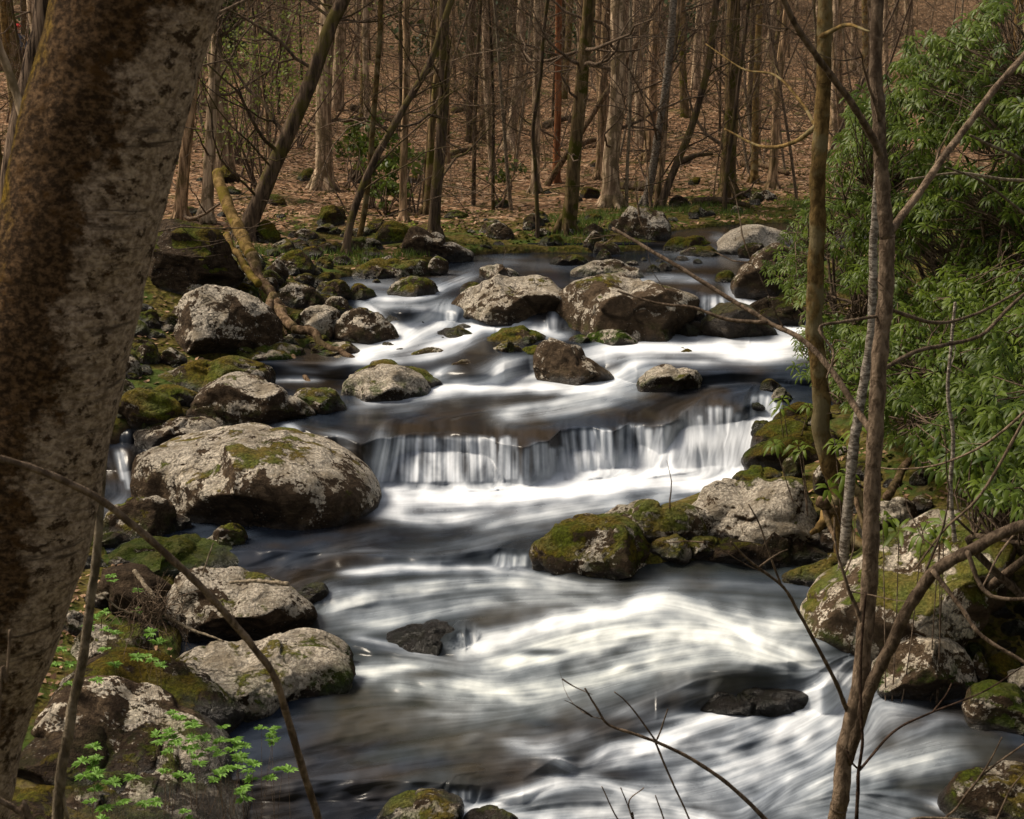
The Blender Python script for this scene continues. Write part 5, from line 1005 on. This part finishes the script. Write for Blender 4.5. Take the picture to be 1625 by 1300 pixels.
fore('sunlit blotched sapling trunk rooted among stones right of the falls', [
  ('trunk', [(1338, 850), (1330, 800), (1322, 740), (1306, 670), (1298, 580), (1293, 470), (1296, 340), (1302, 220), (1308, 100), (1310, -60)], 10.6, 34, 22), ('root', [(1332, 800), (1352, 850), (1372, 866), (1402, 878)], [10.6, 10.1], 26, 8), ('root', [(1326, 790), (1306, 826), (1288, 846)], [10.6, 10.2], 26, 8),
  ('root', [(1342, 760), (1370, 800), (1378, 850)], [10.7, 10.4], 18, 6), ('branch', [(1296, 200), (1260, 225), (1210, 232), (1150, 205)], [10.6, 11.5], 9, 3), ('branch', [(1300, 60), (1340, 40), (1380, 50)], [10.6, 10], 9, 3), ('branch', [(1302, 215), (1270, 160), (1230, 120), (1180, 110), (1120, 70)], [10.6, 12], 6, 2)], D=10.6, mat='bark_gold', twmat='bark_gold', seed=12, twigs=1.)
fore('thin pale birch stem between the two right saplings', [('trunk', [(1352, 730), (1362, 660), (1376, 580), (1384, 480), (1388, 400), (1392, 300), (1400, 150)], 9.8, 18, 12)], D=9.8, mat='bark_birch', seed=13, twigs=.6, twmat='twig')
fore('slender grey sapling standing before the lower right rhododendron', [('trunk', [(1515, 860), (1508, 780), (1512, 700), (1505, 620), (1508, 560), (1516, 480)], 6.6, 8, 5)], D=6.6, ground=False, mat='bark_birch', seed=14, twigs=1., twmat='twig')
fore('curved bare branch sweeping across the lower left foreground', [('stem', [(520, 1380), (505, 1300), (480, 1220), (455, 1130), (420, 1050), (370, 985), (310, 920), (240, 855), (170, 800), (90, 758), (0, 728), (-120, 700)], [3.0, 2.4], 13, 12)], D=3., mat='twig', seed=15, name='bare_shoot', cat='shoot')
fore('rough slim sapling leaning beside the big left trunk', [('trunk', [(92, 1330), (98, 1240), (105, 1170), (122, 1090), (140, 980), (152, 880), (160, 760), (168, 640), (172, 560)], [3.6, 3.6], 21, 12), ('branch', [(98, 1250), (106, 1300), (112, 1360)], 3.6, 8, 5)], D=3.6, mat='twig_pale', seed=16)
fore('smooth bent branch crossing the trunks at the upper left edge', [('stem', [(120, 520), (80, 380), (55, 270), (35, 190), (12, 110), (-20, 30)], [5, 5], 12, 14)], D=5., ground=False, mat='bark_pale', seed=17, name='bare_shoot', cat='shoot')
fore('short dead stem at the lower left frame edge', [('stem', [(-2, 1140), (10, 1080), (16, 1000)], 2.6, 6, 5)], D=2.6, mat='twig', seed=18, name='bare_shoot', cat='shoot')
fore('twig crossing the bottom left corner', [('stem', [(60, 1335), (40, 1300), (20, 1282), (-40, 1250)], 2.6, 12, 10)], D=2.6, mat='twig', seed=19, name='bare_shoot', cat='shoot')
fore('drooping bare branches at the right edge above the huge boulder', [('stem', [(1700, 560), (1640, 640), (1570, 700), (1500, 735), (1430, 745), (1380, 740)], [6, 6.6], 6, 2), ('twig', [(1640, 640), (1560, 780), (1500, 840), (1450, 905)], [6, 6.], 6, 3), ('twig', [(1700, 760), (1600, 860), (1560, 930)], [6, 5.8], 5, 3)], D=6., ground=False, mat='twig', seed=20, name='bare_shoot', cat='shoot', twigs=1.2)
fore('pale curving branches in the upper right rhododendron', [('stem', [(1700, 360), (1640, 270), (1560, 225), (1540, 215)], [6.5, 5.6], 7, 4), ('twig', [(1690, 290), (1600, 285), (1520, 275), (1440, 285)], [6.5, 6], 6, 3), ('twig', [(1720, 420), (1640, 350), (1560, 290), (1500, 265)], [6.5, 6], 6, 3)], D=6.2, ground=False, mat='twig_pale', seed=21, name='bare_shoot', cat='shoot', twigs=1.)

def logs(label, parts, mat='log', name='log', cat='log', seed=1, group=None):
    e = None; G = {}
    for k, (nm, pl, z, w0, w1) in enumerate(parts):
        W = []
        zz = np.interp(np.linspace(0, 1, len(pl)), np.linspace(0, 1, len(z)), z)
        for (x, y), d in zip(pl, zz): W.append(at_d(x, y, d))
        W = np.array(W); C = spline(W, len(W) * 8)
        if e is None: e = empty(name, W.mean(0), label, cat, group)
        d = C[:, 1]; wv = np.linspace(w0, w1, len(C)) / F * d / 2; kk = fbm2(np.linspace(0, len(W) * 2.5, len(C)), np.zeros(len(C)) + k, seed, 3)
        C = C + np.stack([kk, kk * 0, fbm2(np.linspace(0, len(W) * 2.5, len(C)), np.ones(len(C)) * 5 + k, seed, 3)], -1) * wv.mean() * .5
        G.setdefault((nm, k), Tubes()).add(C, wv * (1 + .1 * kk), 12, .1, seed + k)
    for (nm, k), tb in G.items(): tb.build(nm, M['log_moss'] if nm == 'mossy_stem' else M[mat], e)
    return e
logs('fallen tree with golden moss leaning down the left bank into forked bare roots', [
  ('mossy_stem', [(344, 275), (352, 305), (366, 338), (382, 372), (398, 405)], [18.6, 17.2], 17, 21), ('stem', [(398, 405), (412, 440), (428, 462), (436, 478)], [17.2, 16.5], 20, 15),
  ('mossy_stem', [(358, 372), (370, 395), (384, 415), (394, 432), (410, 452)], [17.6, 16.6], 11, 12), ('fork', [(434, 470), (424, 492), (430, 518), (444, 548), (462, 566), (480, 588), (498, 618)], [16.5, 15.0], 15, 8),
  ('fork', [(434, 478), (448, 500), (466, 522)], [16.5, 15.9], 20, 15), ('fork', [(466, 522), (498, 528), (512, 548), (545, 560), (566, 578), (584, 596), (600, 606), (598, 620), (612, 630)], [15.9, 14.8], 15, 6),
  ('fork', [(600, 606), (625, 601), (650, 604)], [14.9, 14.9], 7, 3), ('fork', [(438, 486), (446, 512), (455, 532)], [16.4, 16.], 8, 5)], seed=4, name='fallen_tree', cat='fallen tree')
logs('long thin brown log lying behind the mossy bank slab', [('stem', [(455, 372), (540, 380), (610, 386), (668, 394)], [24.5, 23.2], 9, 6)], seed=5)
logs('dark short log lying in the far pool before the tan rocks', [('stem', [(872, 449), (900, 444), (925, 436), (960, 432)], [19.4, 20.3], 10, 5)], mat='bark_dark', seed=6)
logs('dark sunken log leaning into the far right shallows', [('stem', [(1138, 424), (1165, 440), (1192, 456)], [20.4, 19.3], 8, 10)], mat='log', seed=7)
logs('mossy log among the far shore rocks beneath the rooted trunk', [('stem', [(800, 352), (850, 344), (900, 338)], [27, 26], 9, 8)], mat='bark_moss', seed=8)
logs('dark log lying before the big speckled far boulder', [('stem', [(920, 372), (955, 362), (990, 356)], [24.6, 24.3], 13, 10)], mat='bark_dark', seed=9)
logs('long fallen pole on the leaf covered slope at upper left', [('stem', [(470, 188), (510, 205), (560, 235)], [33, 30.5], 6, 6)], mat='log', seed=10)
logs('broken pale log end jutting from stones behind the nearest sapling', [('stem', [(1408, 790), (1422, 765), (1432, 742), (1442, 732)], [10., 10.4], 16, 12)], mat='log', seed=11)
logs('twisted brown root stump right of the sunlit sapling foot', [('stem', [(1300, 796), (1312, 806), (1330, 812)], [10.2, 10.2], 20, 14), ('root', [(1310, 808), (1318, 835), (1326, 858)], [10.2, 10.], 13, 6), ('root', [(1358, 790), (1368, 830), (1380, 862), (1408, 874)], [10.2, 9.8], 9, 4)], mat='log', seed=12, name='root_stump', cat='stump')
logs('tan stick lying on the striped undercut boulder', [('stem', [(366, 925), (400, 922), (430, 924), (458, 927)], [9.3, 9.1], 5, 8)], mat='twig_pale', seed=13, name='stick', cat='stick')
logs('pale stick propped in the twig tangle', [('stem', [(212, 905), (228, 926), (246, 950)], [8.9, 8.7], 7, 8)], mat='twig_pale', seed=14, name='stick', cat='stick')
logs('long thin stick below the twig tangle', [('stem', [(262, 976), (300, 998), (330, 1008), (356, 1018)], [8.5, 8.3], 6, 3)], mat='twig_pale', seed=15, name='stick', cat='stick')
logs('curved stick reaching left of the twig tangle', [('stem', [(160, 942), (190, 966), (215, 975), (245, 982)], [8.4, 8.5], 3, 5)], mat='twig_pale', seed=16, name='stick', cat='stick')
logs('bleached stick standing upright near the bright moss rock', [('stem', [(322, 912), (330, 885), (339, 862)], [9.3, 9.3], 3, 2)], mat='twig_pale', seed=17, name='stick', cat='stick')
for i, (x0_, y0_, x1_, y1_) in enumerate([(330, 232, 400, 262), (560, 175, 640, 205), (700, 255, 760, 240), (905, 240, 965, 222), (985, 300, 1060, 312), (1075, 262, 1130, 250), (1180, 262, 1250, 280), (720, 180, 790, 172), (1000, 195, 1060, 205), (600, 262, 680, 250), (860, 205, 915, 190), (1100, 325, 1190, 332)]):
    h0, h1 = hit(x0_, y0_), hit(x1_, y1_); e = empty('log', (h0 + h1) / 2, 'one of the fallen limbs lying in the leaves of the far slope', 'log', 'fallen limbs on the far slope')
    tb = Tubes(); Cc = spline([h0 + [0, 0, .05], (h0 + h1) / 2 + [0, 0, .12], h1 + [0, 0, .06]], 16); tb.add(Cc, np.linspace(.11, .05, 16) * (1 + .25 * math.sin(i * 2.1)), 10, .15, i); tb.build('stem', M['bark_dark' if i % 3 else 'log'], e)
    bb = Tubes(); rg = R0(i); limbs(bb, Cc[9], np.array([rg.normal(), rg.normal(), .8]), 1.1, .03, rg, 1, 3); bb.build('branch', M['twig'], e)
tb = Tubes(); rg = R0(21); c0 = at_d(246, 968, 8.5)
for k in range(150):
    s = c0 + rg.normal(size=3) * [.085, .06, .05]; d = rg.normal(size=3); d[2] -= .35; d /= np.linalg.norm(d); L_ = rg.uniform(.08, .34)
    tb.add(spline([s, s + d * L_ * .5 + rg.normal(size=3) * .02, s + d * L_ + rg.normal(size=3) * .04], 5), np.linspace(.0035, .0012, 5), 3, cap=False)
e = empty('twig_tangle', c0, 'tangle of brown flood twigs caught between the lower left rocks', 'twigs'); tb.build('twigs', M['twig'], e)

# ------------------------------------------------------------------ small green plants lower left
def sprout(px, py, D, n, spread, label, seed, h=.25):
    rg = R0(seed); D = hit(px, py)[1] * .90 if D < 7 else D; spread = spread * D / 4.4; c = at_d(px, py, D); gz = float(terrain(c[:1], c[1:2])[0]); b = np.array([c[0], c[1], gz]); e = empty('seedling', b, label, 'plant', 'bright green seedlings on the lower left bank')
    tb = Tubes(); Cs = []; Vs, Qs, Ts = [], [], []; n0 = 0
    for k in range(n):
        t = c + rg.normal(size=3) * spread; st = b + rg.normal(size=3) * [.03, .03, 0]; tb.add(spline([st, (st + t) / 2 + rg.normal(size=3) * .02, t], 6), np.linspace(.0018, .001, 6), 3, cap=False)
        for j in range(5):
            a = j * 1.256 + rg.rand(); d = np.array([math.cos(a), math.sin(a), rg.uniform(-.2, .35)]); s = np.cross(d, [0, 0, 1]); L_ = rg.uniform(.035, .065); w = L_ * .36; lift = np.array([0, 0, L_ * .1])
            for q in (-.5, 0, .5):
                dd = d + s * q; dd /= np.linalg.norm(dd); LL = L_ * (1 - abs(q) * .35); Vs += [t, t + dd * LL * .55 + s * w * .5 + lift, t + dd * LL, t + dd * LL * .55 - s * w * .5 + lift]; Qs.append([n0, n0 + 1, n0 + 2, n0 + 3]); n0 += 4; Ts += [rg.rand()] * 4
    tb.build('stem', M['twig'], e); mesh_obj('leaves', np.array(Vs) - b, np.array(Qs), M['sprout'], e, smooth=False, attrs={'tint': Ts})
for i, (x, y, D, n, s, lb) in enumerate([(262, 1180, 4.6, 7, .05, 'bright seedling left of the main green clump on the slab'), (305, 1172, 4.6, 9, .055, 'bright seedling in the middle of the green clump'), (352, 1195, 4.5, 10, .06, 'bright seedling at the left shoulder of the curved branch'), (395, 1205, 4.4, 12, .06, 'largest bright seedling beside the curved branch'), (375, 1255, 4.2, 7, .045, 'bright seedling lowest beside the curved branch'),
   (140, 1224, 4.2, 7, .04, 'bright seedling beside the slim leaning sapling foot'), (183, 1232, 4.3, 3, .03, 'tiny bright seedling on the dark soil'), (165, 1265, 4.1, 6, .05, 'bright seedling low near the slim sapling'), (255, 1285, 4.0, 6, .05, 'bright seedling at the bottom edge on the slab'), (148, 985, 4.6, 5, .05, 'pale green seedling against the big trunk at mid height'), (205, 955, 4.8, 5, .05, 'pale green seedling in front of the twig tangle'),
   (100, 1060, 4.2, 5, .05, 'yellow green seedling hugging the big trunk'), (245, 1042, 7.5, 5, .05, 'sprig of green leaves in the crevice below the twig tangle'), (320, 1228, 4.5, 4, .04, 'small bright seedling above the lowest slab'), (215, 1030, 4.5, 4, .05, 'green seedling over the grey layered block'), (455, 1235, 4.2, 3, .03, 'faint seedling just right of the curved branch')]): sprout(x, y, D, n, s, lb, 700 + i)
# rhododendron sprigs low on the right
for i, (x, y, D, lb) in enumerate([(1275, 705, 10.8, 'single rhododendron whorl over the stacked slabs'), (1345, 765, 9.9, 'rhododendron whorl against the sunlit sapling trunk'), (1415, 838, 8.8, 'rhododendron whorl behind the nearest sapling above the huge boulder'), (1335, 695, 10.2, 'pair of rhododendron whorls crossing the sunlit sapling'), (1245, 640, 12.5, 'rhododendron sprig beside the narrow side chute'), (1490, 840, 8.8, 'rhododendron whorl at the top of the huge boulder')]):
    rg = R0(800 + i); c = at_d(x, y, D); gz = float(terrain(c[:1], c[1:2])[0]); b = np.array([c[0] + .1, c[1] + .1, min(gz, c[2] - .05)]); e = empty('rhododendron_sprig', b, lb, 'plant', 'low rhododendron sprigs on the right bank')
    Cw = np.array([c + rg.normal(size=3) * [.07, .05, .04] for _ in range(3)]); tb = Tubes()
    for q in Cw: tb.add(spline([b, (b + q) / 2 + rg.normal(size=3) * .03, q], 6), np.linspace(.006, .003, 6), 4, cap=False)
    tb.build('stem', M['twig'], e); V, Q, T = rhodo_mesh(Cw, np.tile([-.2, -.3, 1.], (3, 1)) + rg.normal(size=(3, 3)) * .3, rg, .14); mesh_obj('leaves', V - b, Q, M['rhodo'], e, attrs={'tint': np.array(T) * .5 + .5})

# ------------------------------------------------------------------ ground cover (uncountable)
def cover(name, n, xr, yr, size, mat, seed, up=.0, maxd=None, mind=.05, label=None, cat=None, noise_cut=-.1, ns=1.):
    rg = R0(seed); x = rg.uniform(*xr, n); y = rg.uniform(yr[0] ** .6, yr[1] ** .6, n) ** (1 / .6); d, ins = seg_dist(x, y, PW); ok = ~ins & (d > mind) & (np.abs(x) < y * .40 + 2)
    if maxd: ok &= d < maxd
    ok &= fbm2(x * ns, y * ns, seed, 3) > noise_cut
    x, y = x[ok], y[ok]; z = terrain(x, y); C = np.stack([x, y, z + .012], -1); m = len(C)
    if up:
        a = rg.uniform(0, 6.28, m); s = np.stack([np.cos(a), np.sin(a), a * 0], -1) * size * .09; h = up * rg.uniform(.5, 1.3, (m, 1)); tip = C + np.concatenate([rg.normal(size=(m, 2)) * up * .35, h], 1)
        V = np.stack([C - s, C + s, tip], 1).reshape(-1, 3); Q = np.arange(m * 3).reshape(-1, 3); T = np.repeat(rg.rand(m), 3)
    else:
        d_ = rg.normal(size=(m, 3)); d_[:, 2] *= .3; d_ /= np.linalg.norm(d_, axis=1)[:, None]; u = np.cross(d_, np.array([0, 0, 1]) + rg.normal(size=(m, 3)) * .35); u /= np.linalg.norm(u, axis=1)[:, None]; s = size * rg.uniform(.6, 1.3, (m, 1))
        V = np.stack([C - d_ * s * .5, C + u * s * .3, C + d_ * s * .5, C - u * s * .3], 1).reshape(-1, 3); Q = np.arange(m * 4).reshape(-1, 4); T = np.repeat(rg.rand(m), 4)
    o = mesh_obj(name, V, Q, M[mat], smooth=False, attrs={'tint': T}); tag(o, label, cat, kind='stuff')
cover('leaf_litter', 110000, (-24, 24), (19, 62), .10, 'dryleaf', 41, label='brown fallen leaves carpeting the wooded slope', cat='leaf litter')
cover('near_leaf_litter', 40000, (-7, 8), (5.5, 20), .06, 'dryleaf', 42, label='scattered dry leaves on both near banks', cat='leaf litter', noise_cut=.05)
cover('grass', 90000, (-9, 10), (17, 27), .09, 'grass', 43, up=.09, maxd=2.2, label='short green grass and moss along the far shore', cat='grass', noise_cut=.12, ns=.9)
cover('moss_tufts', 30000, (-9, 10), (14, 30), .07, 'green_moss', 44, maxd=4., label='low moss tufts on the shore soil', cat='moss', noise_cut=.2, ns=.7)

# distant hiker ------------------------------------------------------
def person():
    b = hit(34, 128); gz = b[2]
    e = empty('person', (b[0], b[1], gz), 'person in blue jacket and red cap seen far off between the left trunks', 'person')
    def skin(nm, pts, mat):
        me = bpy.data.meshes.new(nm); me.from_pydata([p[0] for p in pts['v']], pts['e'], []); o = bpy.data.objects.new(nm, me); COL.objects.link(o); o.parent = e; me.materials.append(mat)
        o.modifiers.new('s', 'SKIN'); 
        for i, p in enumerate(pts['v']): me.skin_vertices[0].data[i].radius = (p[1], p[1] * p[2] if len(p) > 2 else p[1])
        me.skin_vertices[0].data[0].use_root = True; m = o.modifiers.new('u', 'SUBSURF'); m.levels = m.render_levels = 2; return o
    v = [((0, 0, .95), .15, .8), ((0, 0, 1.2), .15, .75), ((0, 0, 1.42), .15, .7), ((0, 0, 1.52), .06), ((0, -.01, 1.60), .075), ((0, -.01, 1.70), .085), ((0, -.01, 1.76), .06),
         ((-.2, 0, 1.42), .06), ((-.26, 0, 1.15), .045), ((-.24, -.14, .95), .035), ((.2, 0, 1.42), .06), ((.26, 0, 1.15), .045), ((.24, -.14, .95), .035), ((-.1, 0, .88), .09), ((-.11, -.03, .5), .065), ((-.11, 0, .08), .045), ((-.11, -.12, .04), .04), ((.1, 0, .88), .09), ((.11, .05, .5), .065), ((.11, .08, .08), .045), ((.11, -.04, .04), .04)]
    ed = [(0, 1), (1, 2), (2, 3), (3, 4), (4, 5), (5, 6), (2, 7), (7, 8), (8, 9), (2, 10), (10, 11), (11, 12), (0, 13), (13, 14), (14, 15), (15, 16), (0, 17), (17, 18), (18, 19), (19, 20)]
    k = NT('hiker_body'); tc = k.n('ShaderNodeTexCoord'); sx = k.n('ShaderNodeSeparateXYZ'); k.set(sx.inputs[0], tc.outputs['Object'])
    col = k.mix(k.math('GREATER_THAN', sx.outputs[2], .98), (.05, .045, .055), (.07, .10, .16)); col = k.mix(k.math('GREATER_THAN', sx.outputs[2], 1.54), col, (.45, .25, .18)); k.fin(col, .8)
    skin('body', dict(v=v, e=ed), k.m)
    V, T = ico(3); P = V * [.125, .14, .10]; P[:, 2] = np.maximum(P[:, 2], -.01); brim = (V[:, 1] < -.3) & (V[:, 2] < .25); P[brim, 1] *= 1.7
    mesh_obj('cap', P + [0, -.01, 1.76], T, mat_plain('red_cap', (.55, .03, .03), (.65, .06, .05)), e)
person()

# ------------------------------------------------------------------ camera, light, world
cam = bpy.data.cameras.new('camera'); co = bpy.data.objects.new('camera', cam); COL.objects.link(co); S.camera = co
cam.sensor_width = 36; cam.lens = 36 * F / 1625.; cam.clip_end = 600; cam.clip_start = .05
co.location = (0, 0, CH); co.rotation_euler = (math.radians(90) - PITCH, 0, 0)
cam.dof.use_dof = True; cam.dof.focus_distance = 14.5; cam.dof.aperture_fstop = 15.
SE, SR = math.radians(50), math.radians(-72)     # sun high on the left
w = bpy.data.worlds.new('World'); S.world = w; w.use_nodes = True; nt = w.node_tree; nt.nodes.clear()
sk = nt.nodes.new('ShaderNodeTexSky'); sk.sky_type = 'NISHITA'; sk.sun_disc = False; sk.sun_elevation = SE; sk.sun_rotation = SR; sk.air_density = 1.; sk.dust_density = 3.
bg = nt.nodes.new('ShaderNodeBackground'); bg.inputs[1].default_value = .15; ou = nt.nodes.new('ShaderNodeOutputWorld')
hs = nt.nodes.new('ShaderNodeHueSaturation'); hs.inputs['Saturation'].default_value = .5; nt.links.new(sk.outputs[0], hs.inputs['Color']); wm = nt.nodes.new('ShaderNodeMix'); wm.data_type = 'RGBA'; wm.blend_type = 'MULTIPLY'; wm.inputs[0].default_value = 1; wm.inputs[7].default_value = (1.08, .98, .86, 1); nt.links.new(hs.outputs[0], wm.inputs[6]); nt.links.new(wm.outputs[2], bg.inputs[0]); nt.links.new(bg.outputs[0], ou.inputs[0])
sl = bpy.data.lights.new('sun', 'SUN'); sl.energy = 5.0; sl.angle = math.radians(20); sl.color = (1., .88, .71); so = bpy.data.objects.new('sun', sl); COL.objects.link(so)
sd = Vector((math.sin(SR) * math.cos(SE), math.cos(SR) * math.cos(SE), math.sin(SE))); so.rotation_euler = sd.to_track_quat('Z', 'Y').to_euler()
S.view_settings.view_transform = 'Standard'; S.view_settings.look = 'None'; S.view_settings.exposure = 0
S.cycles.max_bounces = 6; S.cycles.transparent_max_bounces = 4; S.cycles.diffuse_bounces = 3; S.cycles.glossy_bounces = 2
